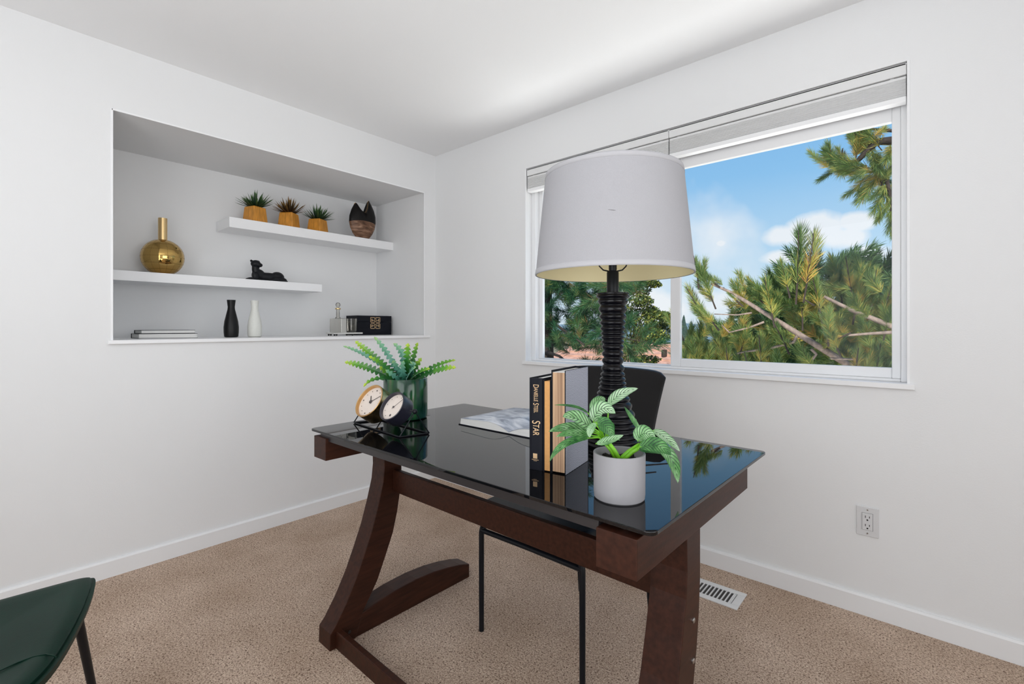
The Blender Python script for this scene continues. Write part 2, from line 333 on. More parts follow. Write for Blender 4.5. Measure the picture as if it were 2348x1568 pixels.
# ================================================================== SETTING
XL = -2.818; YW = 2.346; ZC = 2.4416; XR = 1.8; YF = -1.75
struct(B((XL-.75, YF-.1, -.12), (XR+.1, YW+.12, 0)).build('floor', M['carpet']), 'beige cut pile carpet')
struct(B((XL-.75, YF-.1, ZC), (XR+.1, YW+.12, ZC+.12)).build('ceiling', M['ceil']))
NY0, NY1, NZ0, NZ1, NXB = .435, 2.241, 1.075, 2.145, -3.45
w = MB()
w.box((XL-.75, YF-.1, 0), (XL, YW+.12, NZ0-.012)).box((XL-.75, YF-.1, NZ1), (XL, YW+.12, ZC)).box((XL-.75, YF-.1, NZ0-.012), (XL, NY0, NZ1)).box((XL-.75, NY1, NZ0-.012), (XL, YW+.12, NZ1)).box((XL-.75, NY0, NZ0-.012), (NXB, NY1, NZ1))
struct(w.build('wall_left', M['wall']))
WX0, WX1, WZ0, WZ1 = -1.93, -.047, .925, 2.153
w = MB()
w.box((XL, YW, 0), (WX0, YW+.12, ZC)).box((WX1, YW, 0), (XR, YW+.12, ZC)).box((WX0, YW, 0), (WX1, YW+.12, WZ0-.018)).box((WX0, YW, WZ1), (WX1, YW+.12, ZC))
struct(w.build('wall_back', M['wall']))
struct(B((XR, YF-.1, 0), (XR+.1, YW+.12, ZC)).build('wall_right', M['wall']))
struct(B((XL, YF-.1, 0), (XR, YF, ZC)).build('wall_front', M['wall']))
def baseboard(name, poly_fn, L0, L1):
    prof = [(0, 0), (.014, 0), (.014, .072), (.009, .08), (0, .08)]
    o = MB().prism(prof, lambda p: poly_fn(p, L0), lambda p: poly_fn(p, L1)).build(name, M['trim']); return struct(o)
baseboard('baseboard_left', lambda p, l: (XL+p[0], l, p[1]), YF, YW-.014)
baseboard('baseboard_back', lambda p, l: (l, YW-p[0], p[1]), XL, XR)
baseboard('baseboard_right', lambda p, l: (XR-p[0], l, p[1]), YF, YW)
baseboard('baseboard_front', lambda p, l: (l, YF+p[0], p[1]), XL, XR)
struct(B((NXB, NY0-.0, NZ0-.012), (XL+.001, NY1, NZ0+.006)).box((XL, NY0-.012, NZ0-.012), (XL+.018, NY1+.041, NZ0+.006)).build('trim_1', M['shelf'], bev=.002), 'white painted sill board of the wall niche')
t_ = .007
o = MB().box((XL, NY0-.002, NZ0+.006), (XL+.004, NY0+t_, NZ1)).box((XL, NY1-t_, NZ0+.006), (XL+.004, NY1+.002, NZ1)).box((XL, NY0, NZ1-t_), (XL+.004, NY1, NZ1+.002)).build('trim_2', M['shelf'], bev=.0015)
struct(o, 'thin raised edging around the wall niche')
# window
FY = 2.425
wn = MB()
wn.box((WX0, FY-.015, WZ0), (WX0+.032, FY+.06, WZ1)).box((WX1-.026, FY-.015, WZ0), (WX1, FY+.06, WZ1))
wn.box((WX0+.032, FY-.015, WZ0), (WX1-.026, FY+.06, WZ0+.012)).box((WX0+.032, FY-.015, 2.05), (WX1-.026, FY+.06, WZ1))
win = struct(wn.build('window_1', M['vinyl'], bev=.003), 'white vinyl sliding window')
def sash(x0, x1, z0, z1, wl, wr, wb, wt, y0, y1, name):
    s = MB().box((x0, y0, z0), (x0+wl, y1, z1)).box((x1-wr, y0, z0), (x1, y1, z1)).box((x0+wl, y0, z0), (x1-wr, y1, z0+wb)).box((x0+wl, y0, z1-wt), (x1-wr, y1, z1))
    f = s.build(name, M['vinyl'], win, bev=.003)
    g = B((x0+wl-.004, (y0+y1)/2-.002, z0+wb-.004), (x1-wr+.004, (y0+y1)/2+.002, z1-wt+.004)).build('glass_pane', M['pane'], f)
sash(-1.006, WX1-.026, WZ0+.012, 2.05, .052, .028, .042, .092, FY-.008, FY+.018, 'sash')
sash(WX0+.032, -.975, WZ0+.012, 2.05, .030, .030, .006, .03, FY+.022, FY+.046, 'sash')
B((WX0, YW+.02, WZ0-.018), (WX1, FY+.06, WZ0)).build('window_stool', M['trim'], win)
o = B((WX0-.014, YW-.016, WZ0-.02), (WX1+.017, YW+.03, WZ0+.001)).build('window_sill', M['trim'], win, bev=.002)
# thin edging of the opening
MB().box((WX0-.003, YW-.003, WZ0), (WX0+.006, YW+.004, WZ1)).box((WX1-.006, YW-.003, WZ0), (WX1+.003, YW+.004, WZ1)).build('window_edging', M['trim'], win, bev=.001)
# blinds
def blind(x0, x1, label):
    t = thing('window_blind', label, 'blind', (x0, YW+.03, WZ1))
    L = x1-x0
    B((0, -.024, -.047), (L, .025, -.003)).build('head_rail', M['blindrail'], t, bev=.003)
    B((0, -.020, -.010), (L, -.024, -.005)).build('head_rail_lip', M['shelf'], t)
    B((.001, -.018, -.062), (L-.001, .022, -.050)).build('upper_rail', M['blindrail'], t, bev=.003)
    m = MB(); n = 9; h = .064
    pts = []
    for i in range(n*2+1): pts.append((-.019 if i % 2 else -.0165, -.062-h*i/(n*2)))
    poly = pts+[(.02, -.062-h), (.02, -.062)]
    m.prism(poly, lambda p: (.002, p[0], p[1]), lambda p: (L-.002, p[0], p[1]))
    m.build('cellular_fabric', M['blind'], t)
    B((.001, -.02, -.148), (L-.001, .022, -.127)).build('bottom_rail', M['shelf'], t, bev=.003)
    for q in (.04, L-.05): B((q, -.012, -.05), (q+.012, .012, -.0455)).build('clip', M['blindrail'], t)
    return t
blind(WX0+.007, -.990, 'raised white cellular blind over the left window pane, behind the lampshade')
blind(-.988, WX1-.007, 'raised white cellular blind over the right window pane')
# outlet
ot = thing('wall_outlet', 'white electrical outlet with two sockets on the wall under the window', 'outlet', (-.173, YW, .3715))
B((-.036, -.006, -.058), (.036, 0, .058)).build('face_plate', M['outlet'], ot, bev=.002)
ins = B((-.017, -.0085, -.033), (.017, -.005, .033)).build('receptacle', M['outlet'], ot, bev=.0008)
B((-.0178, -.0063, -.0338), (.0178, -.0058, .0338)).build('groove', M['slot'], ot)
for z in (.017, -.016):
    for dx, hh in ((-.0065, .0045), (.0065, .0037)): B((dx-.0011, -.009, z+.002-hh), (dx+.0011, -.0078, z+.002+hh)).build('slot', M['slot'], ins)
    MB().lathe([(.0030, -.0003), (.0030, .0003)], n=12, mt=Matrix.Translation((0, -.0087, z-.010)) @ Matrix.Rotation(PI/2, 4, 'X')).build('ground_hole', M['slot'], ins)
for z in (.046, -.046): MB().lathe([(.0028, -.001), (.0028, .001)], n=12, mt=Matrix.Translation((0, -.0062, z)) @ Matrix.Rotation(PI/2, 4, 'X')).build('screw', M['steelbolt'], ot)
# floor vent
vt = thing('floor_vent', 'white metal floor register in the carpet below the window', 'vent', (-.572, 2.035, 0))
m = MB(); Wv, Dv = -.305, .146
m.box((Wv, 0, 0), (0, .028, .006)).box((Wv, Dv-.028, 0), (0, Dv, .006)).box((Wv, .028, 0), (Wv+.03, Dv-.028, .006)).box((-.03, .028, 0), (0, Dv-.028, .006))
m.build('vent_frame', M['vent'], vt, bev=.002)
B((Wv+.01, .01, -.0), (-.01, Dv-.01, .0012)).build('duct_opening', M['duct'], vt)
sl = B((0, .028, .0012), (.0045, Dv-.028, .0055)); sm = sl.mesh('slat', M['vent'])
for i in range(15):
    o = bpy.data.objects.new('slat', sm); COL.objects.link(o); o.parent = vt; o.location = (Wv+.03+(i+.7)*.0158, 0, 0)
dl = B((0, .03, .0013), (.012, Dv-.03, .003)); dm = dl.mesh('damper', M['vent'])
for x in (-.045, -.21, -.226, -.242, -.258): o = bpy.data.objects.new('damper', dm); COL.objects.link(o); o.parent = vt; o.location = (x, 0, 0)
# ================================================================== DESK
th = -.0137; DC = (-1.031, 1.199); ZD = .77
desk = thing('writing_desk', 'dark espresso wooden desk with a black glass top and curved legs', 'desk', (DC[0], DC[1], 0), th)
def dl_(x, y):  # world -> desk local
    dx, dy = x-DC[0], y-DC[1]; c, s = math.cos(-th), math.sin(-th); return (dx*c-dy*s, dx*s+dy*c)
L2, W2 = .668, .381
def rrect(a, b, r, n=5):
    p = []
    for cx, cy, a0 in ((a-r, b-r, 0), (-a+r, b-r, PI/2), (-a+r, -b+r, PI), (a-r, -b+r, 3*PI/2)):
        for i in range(n+1): q = a0+PI/2*i/n; p.append((cx+r*math.cos(q), cy+r*math.sin(q)))
    return p
MB().prism(rrect(L2, W2, .018), lambda p: (p[0], p[1], ZD-.008), lambda p: (p[0], p[1], ZD)).build('glass_top', M['dglass'], desk, bev=.0012)
xr0, xr1 = dl_(-.484, .9)[0], dl_(-.397, .9)[0]; xl0, xl1 = dl_(-1.662, .9)[0], dl_(-1.576, .9)[0]
# black frame just under the glass
m = MB(); zf0, zf1 = ZD-.030, ZD-.010
m.box((xl0+.03, -W2+.006, zf0), (xr0, -W2+.040, zf1)).box((xl0+.03, W2-.06, zf0), (xr0, W2-.02, zf1)).box((xl1, -W2+.04, zf0), (xl1+.03, W2-.06, zf1)).box((xr0-.03, -W2+.04, zf0), (xr0, W2-.06, zf1))
m.build('under_frame', M['black_rail'], desk, bev=.001)
for (a, b) in ((xl0, xl1), (xr0, xr1)):
    B((a, -W2-.004, ZD-.096), (b, W2-.085, ZD-.019)).build('side_beam', M['wood'], desk, bev=.0015)
    for yy in (-W2+.035, W2-.13):
        MB().lathe([(.012, 0), (.012, .0115)], ((a+b)/2, yy, ZD-.0195), n=16).build('spacer', M['black_rail'], desk)
leg = [(1.050, .675), (1.052, .60), (1.046, .543), (1.025, .461), (.999, .376), (.967, .296), (.936, .223), (.893, .142), (.850, .078), (.832, .060), (.830, .0), (.930, .0), (.958, .081), (.990, .129), (1.022, .179), (1.055, .253), (1.090, .336), (1.110, .413), (1.123, .487), (1.130, .56), (1.130, .675)]
arch = [(.915, 0), (1.500, 0), (1.500, .060), (1.447, .076), (1.375, .091), (1.300, .102), (1.205, .107), (1.10, .102), (1.00, .088), (.940, .076)]
for (a, b) in ((xl0+.001, xl1-.001), (xr0+.001, xr1-.001)):
    f = lambda X: (lambda p: (X, p[0]-DC[1], p[1]))
    MB().prism(leg, f(a), f(b)).build('leg', M['wood'], desk, bev=.002)
    MB().prism(arch, f(a+.002), f(b-.002)).build('foot', M['wood'], desk, bev=.003)
    for (yy, zz) in ((1.085, .48), (1.083, .39)) if a > 0 else ():
        MB().lathe([(.006, 0), (.006, .0035), (.004, .005)], n=16, mt=Matrix.Translation((b-.001, yy-DC[1], zz)) @ Matrix.Rotation(PI/2, 4, 'Y')).build('bolt', M['steelbolt'], desk, smooth='auto')
    MB().lathe([(.006, 0), (.006, .002)], n=16, mt=Matrix.Translation((b-.001, .905-DC[1], .035)) @ Matrix.Rotation(PI/2, 4, 'Y')).build('bolt', M['black_rail'], desk)
ys = 1.09-DC[1]
B((xl1-.001, ys, .497), (xr0+.001, ys+.022, .582)).build('stretcher', M['wood'], desk, bev=.003)
B((xl1-.001, .852-DC[1], .0), (xr0+.001, .874-DC[1], .062)).build('floor_rail', M['wood'], desk, bev=.003)
# ================================================================== BLACK CHAIR
ch = thing('side_chair', 'black leather chair pushed in behind the desk, facing the camera', 'chair', (-1.037, 1.50, 0))
fx = .223
def P3(*a): return [Vector(p) for p in a]
for sx in (-1, 1):
    MB().tube([(sx*fx, -.228, 0), (sx*fx, -.228, .20), (sx*fx, -.228, .37), (sx*(fx-.004), -.226, .385), (sx*fx*.97, -.2, .40)], [.0095, .0098, .010, .012, .01], n=14).build('leg', M['black_metal'], ch, smooth='auto')
for xx in (-.088, .235):
    MB().tube([(xx, .245, 0), (xx*.95, .20, .40)], .0095, n=12).build('leg', M['black_metal'], ch, smooth='auto')
MB().tube([(-fx, -.228, .378), (0, -.228, .380), (fx, -.228, .378)], .0095, n=12).build('front_rail', M['black_metal'], ch, smooth='auto')
MB().tube([(-fx, -.2, .40), (-.14, .2, .40), (.14, .2, .40), (fx, -.2, .40)], .009, n=10).build('seat_frame', M['black_metal'], ch, smooth='auto')
m = MB(); m.prism(rrect(.235, .235, .05), lambda p: (p[0], p[1]+.0, .41), lambda p: (p[0], p[1]+.0, .488))
m.build('seat', M['leather'], ch, bev=.018, smooth='auto')
m = MB(); nx, nz = 18, 16; vs = []; fs = []
for side in (0, 1):
    for j in range(nz+1):
        for i in range(nx+1):
            u = -1+2*i/nx; v = j/nz
            hw = .226+.016*v; top = .966-.008*abs(u)**2-.022*abs(u)**12
            z = .47+(top-.47)*v; y = .225+.12*v*v+.035*v - .022*(u*u) + (0 if side == 0 else .035-.02*abs(u)**6)
            vs.append((hw*u, y, z))
    o = side*(nx+1)*(nz+1)
    for j in range(nz):
        for i in range(nx):
            q = o+j*(nx+1)+i; fs.append((q, q+1, q+nx+2, q+nx+1) if side == 0 else (q, q+nx+1, q+nx+2, q+1))
n1 = (nx+1)*(nz+1); R_ = []
R_ += [i for i in range(nx+1)]+[j*(nx+1)+nx for j in range(1, nz+1)]+[nz*(nx+1)+i for i in range(nx-1, -1, -1)]+[j*(nx+1) for j in range(nz-1, 0, -1)]
for k in range(len(R_)): a, b = R_[k], R_[(k+1) % len(R_)]; fs.append((b, a, a+n1, b+n1))
m.add(vs, fs); m.build('backrest', M['leather'], ch, smooth=True, bev=.008)
# ================================================================== GREEN CHAIR
gc = thing('green_chair', 'dark green leather chair with black legs cut off at the lower left corner', 'chair', (-1.5, 0, 0))
outl = [(-1.722, .232), (-1.66, .222), (-1.55, .193), (-1.42, .150), (-1.30, .100), (-1.22, .04), (-1.20, -.06), (-1.25, -.18), (-1.33, -.30), (-1.43, -.36), (-1.56, -.34), (-1.68, -.29), (-1.75, -.22), (-1.765, -.12), (-1.762, 0), (-1.755, .10), (-1.748, .18), (-1.741, .222)]
def smoothpoly(P, k=4):
    out = []; n = len(P)
    for i in range(n):
        p0, p1, p2, p3 = (Vector((*P[(i+j-1) % n], 0)) for j in range(4))
        for s in range(k):
            t = s/k; out.append(.5*((2*p1)+(p2-p0)*t+(2*p0-5*p1+4*p2-p3)*t*t+(3*p1-p0-3*p2+p3)*t**3))
    return out
OUT = smoothpoly(outl); cc = Vector((-1.5, -.05, 0))
def pad(scale, zt, zb, rim, dip):
    m = MB(); n = len(OUT); rings = [.0001, .2, .4, .6, .75, .86, .93, .97, .99, 1.0]
    vs = []; fs = []
    def zz(t, p): return zt-dip*(1-t*t)-(rim*(max(0, (t-.86)/.14))**2.5)+.02*max(0, (p.x+1.42)/.2)**2
    for t in rings:
        for p in OUT:
            q = cc+(p-cc)*(t*scale)-Vector((0, 0, 0)); vs.append((q.x+1.5, q.y, zz(t, q)))
    for p in OUT: q = cc+(p-cc)*scale*.99; vs.append((q.x+1.5, q.y, zb+.02*max(0, (q.x+1.42)/.2)**2))
    R = len(rings)+1
    for j in range(R-1):
        for i in range(n): k = (i+1) % n; fs.append((j*n+i, j*n+k, (j+1)*n+k, (j+1)*n+i))
    fs.append(tuple(range((R-1)*n, R*n)))
    return m.add(vs, fs)
pad(.965, .468, .440, .012, .010).build('seat', M['gleather'], gc, smooth='auto')
pad(1.0, .452, .432, .004, .006).build('seat_shell', M['gleather'], gc, smooth='auto')
# seam line
sp_ = [at(px, py, z=.463) for px, py in ((-80, 1560), (0, 1541), (40, 1522), (75, 1509), (105, 1504), (122, 1508), (130, 1514))]
MB().tube([p+Vector((1.5, 0, .002+.02*max(0, (p.x+1.42)/.2)**2)) for p in sp_], .0014, n=6).build('seam', M['gleather'], gc, smooth=True, label='raised stitched seam')
m = MB(); vs = []; fs = []
for j in range(9):
    v = j/8
    for i in range(11):
        u = -1+2*i/10; a = Vector((-1.19, -.03, 0)); b_ = Vector((-1.36, -.36, 0)); c_ = (a+b_)/2; ax = (a-b_)/2
        nrm = Vector((-ax.y, ax.x, 0)).normalized()*-1
        q = c_+ax*u*(1-.15*v)+nrm*(.10*v-.05*u*u)+Vector((0, 0, .46+.36*v-.03*abs(u)**3*v)); vs.append((q.x+1.5, q.y, q.z))
for j in range(8):
    for i in range(10): q = j*11+i; fs.append((q, q+1, q+12, q+11))
m.add(vs, fs); o = m.build('backrest', M['gleather'], gc, smooth=True); sd = o.modifiers.new('solid', 'SOLIDIFY'); sd.thickness = .022
def gleg(a, b): MB().tube([Vector(a)+Vector((1.5, 0, 0)), Vector(b)+Vector((1.5, 0, 0))], [.011, .0085], n=14).build('leg', M['black_metal'], gc, smooth='auto')
gleg((-1.620, .180, .436), (-1.803, .252, 0)); gleg((-1.66, -.22, .436), (-1.80, -.34, 0)); gleg((-1.35, .03, .436), (-1.22, .08, 0)); gleg((-1.42, -.26, .436), (-1.33, -.42, 0))
# ================================================================== TABLE LAMP
lp = at(1405, 1020, z=ZD); LX, LY = lp.x, lp.y
lamp = thing('table_lamp', 'tall black ribbed table lamp with a white drum shade, on the desk', 'lamp', (LX, LY, ZD))
LT = LX*VF[0]+LY*VF[1]
def zpx(y): return CAM_H-(y-750)*LT/FPX-ZD
prof = []
key = [(1028, 64), (1012, 63.5), (994, 58), (961, 52), (929, 42), (905, 35), (886, 30), (860, 26), (830, 22.5), (800, 22.5), (770, 25), (740, 27.5), (710, 30), (690, 32), (680, 36), (672, 37.5)]
key = [(zpx(y), r*LT/FPX*.985) for y, r in key]; key[0] = (0, key[0][1]); key = sorted(key)
def rad(z):
    for (a, ra), (b_, rb) in zip(key, key[1:]):
        if a <= z <= b_: return ra+(rb-ra)*(z-a)/(b_-a)
    return key[-1][1]
zt = key[-1][0]; N = 260; rnd = random.Random(3)
ph = 0
for i in range(N+1):
    z = zt*i/N; ph += (.9+.25*math.sin(z*41)+.1*math.sin(z*97))*2*PI*zt/N/.0160
    edge = min(1, z/.01, (zt-z)/.012)
    prof.append((rad(z)+.0036*edge*(abs(math.sin(ph/2))**.8*2-1.1), z))
MB().lathe(prof, n=48).build('base', M['lampblack'], lamp, smooth=True)
zn = zpx(622)
MB().lathe([(.0185, zt), (.0185, zn-.004), (.017, zn), (.011, zn+.001), (.0125, zn+.006), (.0125, zn+.05), (.014, zn+.052), (.014, zn+.08)], n=24).build('neck', M['black_metal'], lamp, smooth='auto')
zb, ztp = 1.306-ZD, 1.620-ZD; Rb, Rt = .243, .2115
hp = []
for k in range(25):
    a = PI*k/24; hp.append((.055*math.cos(a) if 1 else 0, 0, zn+.003+.28*math.sin(a)**.9))
hp = [(.0, 0, zn+.0)]
pts = [(-.012, 0, zn), (-.03, 0, zn+.004), (-.042, 0, zn+.016), (-.052, 0, zn+.05), (-.062, 0, zn+.12), (-.05, 0, zn+.2), (-.02, 0, ztp-.05), (0, 0, ztp-.04), (.02, 0, ztp-.05), (.05, 0, zn+.2), (.062, 0, zn+.12), (.052, 0, zn+.05), (.042, 0, zn+.016), (.03, 0, zn+.004), (.012, 0, zn)]
hr = Matrix.Rotation(YAW, 3, 'Z')
MB().tube([hr @ Vector(p) for p in pts], .0022, n=8).build('harp', M['black_metal'], lamp, smooth=True)
MB().lathe([(.010, zn+.08), (.022, zn+.10), (.03, zn+.13), (.026, zn+.155), (.012, zn+.168), (.001, zn+.17)], n=20, cap1=False).build('bulb', mat('frosted_bulb', (.8, .8, .78), .4, var=(9, .02)), lamp, smooth=True)
sh = MB().lathe([(Rb, zb), (Rb-(Rb-Rt)*.25, zb+(ztp-zb)*.25), ((Rb+Rt)/2, (zb+ztp)/2), (Rt, ztp)], n=96, cap0=False, cap1=False).build('shade', M['shade'], lamp, smooth=True)
MB().lathe([(Rb-.003, zb+.0005), (Rt-.003, ztp-.0005)], n=96, cap0=False, cap1=False).build('shade_lining', M['lining'], sh, smooth=True)
MB().lathe([(Rb-.0035, zb), (Rb+.0010, zb-.0006), (Rb+.0016, zb+.004), (Rb-.0004, zb+.016), (Rb-.0018, zb+.0165)], n=96, cap0=False, cap1=False).build('lower_trim_tape', M['trimtape'], sh, smooth=True)
MB().lathe([(Rt-.0035, ztp), (Rt+.0006, ztp+.0006), (Rt+.0014, ztp-.004), (Rt+.0026, ztp-.014), (Rt+.0014, ztp-.0145)], n=96, cap0=False, cap1=False).build('upper_trim_tape', M['trimtape'], sh, smooth=True)
m = MB()
for k in range(3):
    a = k*2*PI/3+.5; m.tube([(0, 0, ztp-.038), ((Rt-.003)*math.cos(a), (Rt-.003)*math.sin(a), ztp-.006)], .0018, n=6)
m.build('spider', M['brass'], sh); MB().lathe([(.006, -.045), (.006, -.03), (.009, -.024), (.004, -.016)], (0, 0, ztp), n=14).build('finial', M['brass'], lamp, smooth=True)
# a small scuff on the shade
zs = 1.455-ZD; ks = (zs-zb)/(ztp-zb); Rs = Rb-(Rb-Rt)*ks; dcv = Vector((-LX, -LY, 0)).normalized(); sdv = Vector((dcv.y, -dcv.x, 0))*-1
MB().tube([dcv*(Rs+.0001)+sdv*(.010*q)+Vector((0, 0, zs-.0015*q)) for q in (-1.2, -.4, .3, .8)], [.0002, .0006, .0009, .0003], n=5).build('scuff', mat('scuff_mark', (.16, .15, .15), .8, var=(30, .1)), sh, label='small grey scuff on the shade')

# ================================================================== BOOKS ON DESK
BA = math.radians(10.5); BO = Vector((-.783, .966, ZD))
bex = Vector((math.cos(BA), math.sin(BA), 0)); bey = Vector((-math.sin(BA), math.cos(BA), 0))
def bookbase(u): return (BO+bex*u)[:]
def text(body, size, parent, m, loc, rot, name='lettering', sx=1, ext=.0002):
    cu = bpy.data.curves.new(name, 'FONT'); cu.body = body; cu.size = size; cu.extrude = ext; cu.align_x = 'LEFT'; cu.align_y = 'CENTER'
    tmp = bpy.data.objects.new('tmp', cu); COL.objects.link(tmp); bpy.context.view_layer.update()
    me = bpy.data.meshes.new_from_object(tmp.evaluated_get(bpy.context.evaluated_depsgraph_get())); bpy.data.objects.remove(tmp)
    me.materials.clear(); me.materials.append(m); me.name = name
    o = bpy.data.objects.new(name, me); COL.objects.link(o); o.parent = parent; o.location = loc; o.rotation_euler = rot; o.scale = (sx, 1, 1); return o, me
def textw(me): xs = [v.co.x for v in me.vertices]; return max(xs)
# navy book, spine to the camera
bk = thing('hardback_book', 'black hardback with gold spine lettering, standing leftmost on the desk', 'book', bookbase(0), BA, 'books standing on the desk')
T1, H1, D1 = .041, .239, .15
B((.0035, .004, .004), (T1-.0035, D1-.006, H1-.005)).build('pages', M['page'], bk)
cvb = MB(); prof_ = [(0, .004), (.003, .0012), (.009, 0), (T1-.009, 0), (T1-.003, .0012), (T1, .004), (T1, D1), (T1-.0028, D1), (T1-.0028, .006), (.0028, .006), (.0028, D1), (0, D1)]
cvb.prism(prof_, lambda p: (p[0], p[1], 0), lambda p: (p[0], p[1], H1)).build('cover', M['bcover'], bk, bev=.0008)
# small caps lettering running down the spine
rotT = (PI/2, PI/2, 0)
def spine(word, z0, size, small, xc, length):
    parts = []; x = 0
    first = True; runs = []
    for wd in word.split(' '): runs.append((wd[0], size)); runs.append((wd[1:], small)); runs.append((' ', small))
    objs = []
    for s_, sz in runs:
        if s_ == ' ': x += sz*.35; continue
        o, me = text(s_, sz, bk, M['goldink'], (xc, -.0003, 0), rotT); wdt = textw(me); objs.append((o, x)); x += wdt+sz*.03
    k = length/x
    for o, x0 in objs: o.location.z = z0-x0*k; o.scale.x = k
spine('DANIELLE STEEL', H1-.016, .023, .0165, .0205, .078)
spine('STAR', H1-.110, .034, .026, .0205, .045)
B((.013, -.0004, .030), (.025, .0002, .043)).build('publisher_mark', M['goldink'], bk)
B((.009, -.0004, .0262), (.029, .0002, .0276)).build('publisher_line', M['goldink'], bk); B((.014, -.0004, .0235), (.024, .0002, .0245)).build('publisher_line', M['goldink'], bk)
bk2 = thing('hardback_book', 'slim black hardback showing smooth tan page edges, between the two thicker desk books', 'book', bookbase(.0425), BA, 'books standing on the desk')
B((.0025, .002, .003), (.0185, .14, .232)).build('pages', M['tanpage'], bk2)
MB().box((0, 0, 0), (.0025, .145, .236)).box((.0185, 0, 0), (.021, .145, .236)).box((.0025, .142, 0), (.0185, .145, .236)).build('cover', M['bcover'], bk2, bev=.0006)
bk3 = thing('hardback_book', 'thick tall hardback with rough brown page edges and grey striped cover, beside the plant', 'book', bookbase(.065), BA, 'books standing on the desk')
T3, H3, D3 = .040, .262, .155
B((.0028, .003, .004), (T3-.0028, D3-.004, H3-.006)).build('pages', M['oldpage'], bk3)
MB().box((.0028, .0032, H3-.006), (T3-.0028, D3-.004, H3-.0055)).build('page_tops', M['page'], bk3)
MB().box((0, 0, 0), (.0028, D3, H3)).box((T3-.0028, 0, 0), (T3, D3, H3)).box((0, D3-.003, 0), (T3, D3, H3)).build('cover', M['bcover'], bk3, bev=.0008)
B((T3, .0008, .001), (T3+.0006, D3-.006, H3-.001)).build('cover_paper', M['striped'], bk3)
# open book
ob = thing('open_book', 'open illustrated book lying face up on the desk behind the standing books', 'book', (-1.09, 1.235, ZD))
def pagestack(s, wid, name):
    m = MB(); prof = []; n = 12
    for i in range(n+1):
        t = i/n; x = s*wid*t; z = .004+.030*math.sin(min(1, t*2.2)*PI/2)**.8*(1-.35*t)
        if t < .02: z = .006
        prof.append((x, z))
    poly = prof+[(s*(wid+.004), .003), (0, .003)]
    return m.prism(poly, lambda p: (p[0], 0, p[1]), lambda p: (p[0]-.004, .315, p[1])), prof
for s in (-1, 1):
    wid = .243
    m, prof = pagestack(s, wid, 'pages'); m.build('page_block', M['page'], ob)
    m = MB(); vs = []; 
    for p in prof: vs += [(p[0], -.001, p[1]+.0006), (p[0]-.004, .316, p[1]+.0006)]
    m.add(vs, [(2*i, 2*i+2, 2*i+3, 2*i+1) for i in range(len(prof)-1)]); o = m.build('printed_page', M['print'], ob, smooth=True); sd = o.modifiers.new('s', 'SOLIDIFY'); sd.thickness = .0005; sd.offset = 1
B((-.253, -.003, 0), (.253, .319, .003)).build('cover', M['bcover'], ob)
# ================================================================== LEAVES
def blade(base, ctrl, tip, width, face, fold=.15, n=14, shape='leaf', teeth=0, thick=0, seed=0):
    m = MB(); m.uv = []; base, ctrl, tip = Vector(base), Vector(ctrl), Vector(tip); face = Vector(face).normalized(); r = random.Random(seed); vs = []; fs = []
    ns_ = 4
    for i in range(n+1):
        t = i/n; p = bez(base, ctrl, tip, t); d = (bez(base, ctrl, tip, min(1, t+.02))-bez(base, ctrl, tip, max(0, t-.02))).normalized()
        side = d.cross(face).normalized(); up = side.cross(d).normalized()
        if shape == 'leaf': w_ = width*.5*(math.sin(PI*min(1, t**.8))**.75)*(1 if t < 1 else 0)
        elif shape == 'zig':
            ph_ = t*teeth; fr = ph_ % 1.0; w_ = width*.62*(.24+.76*max(0, 1-(fr-.3)/.7 if fr > .3 else fr/.3)**.8)*(min(1, t*6+.3))*(1-.75*t**5)
        else: w_ = width*.5*(1-t)**.6*(min(1, .5+t*3))
        for k in range(ns_+1):
            u = -1+2*k/ns_; off = fold*abs(u)*w_
            if shape == 'leaf': off += .05*w_*math.sin(t*14+k+seed)*(abs(u))
            q = p+side*u*w_+up*off; vs.append(q); m.uv.append(((u+1)/2, t))
    for i in range(n):
        for k in range(ns_): a = i*(ns_+1)+k; fs.append((a, a+1, a+ns_+2, a+ns_+1))
    m.add(vs, fs); return m
# calathea style plant in white pot
pc = Vector((-.504, .935, ZD)); pt = thing('potted_plant', 'striped leafy plant in a plain white pot at the front of the desk', 'plant', pc[:])
R0, H0 = .0545, .0985
MB().lathe([(R0-.004, 0), (R0-.0005, .003), (R0+.0005, .012), (R0+.0012, H0-.001), (R0+.0006, H0), (R0-.0030, H0), (R0-.0036, H0-.002), (R0-.005, H0-.03), (0.0005, H0-.031)], n=64, cap1=False).build('pot', M['whitepot'], pt, smooth='auto')
m = MB(); rr = random.Random(5)
m.lathe([(R0-.006, H0-.026), (.03, H0-.020), (.0005, H0-.018)], n=32, cap0=False, cap1=False)
for k in range(90):
    a = rr.random()*2*PI; r_ = (R0-.010)*math.sqrt(rr.random()); s = rr.uniform(.003, .006); c = Vector((r_*math.cos(a), r_*math.sin(a), H0-.020+s*.3)); e = Matrix.Rotation(rr.random()*3, 4, Vector((rr.random(), rr.random(), rr.random())))
    m.box((-s, -s, -s*.7), (s, s, s*.7), Matrix.Translation(c) @ e)
m.build('potting_soil', M['soil'], pt, kind='stuff')
def Zc(x, y, t): return at(1180+x/4.127, 820+y/4.127, t=t)-pc
T0 = pc.x*VF[0]+pc.y*VF[1]
VIEW = -(at(1400, 950, t=1)-Vector((0, 0, CAM_H))).normalized()
UP = Vector((0, 0, 1))
root = Vector((.0, .0, H0-.022)); Tm = T0
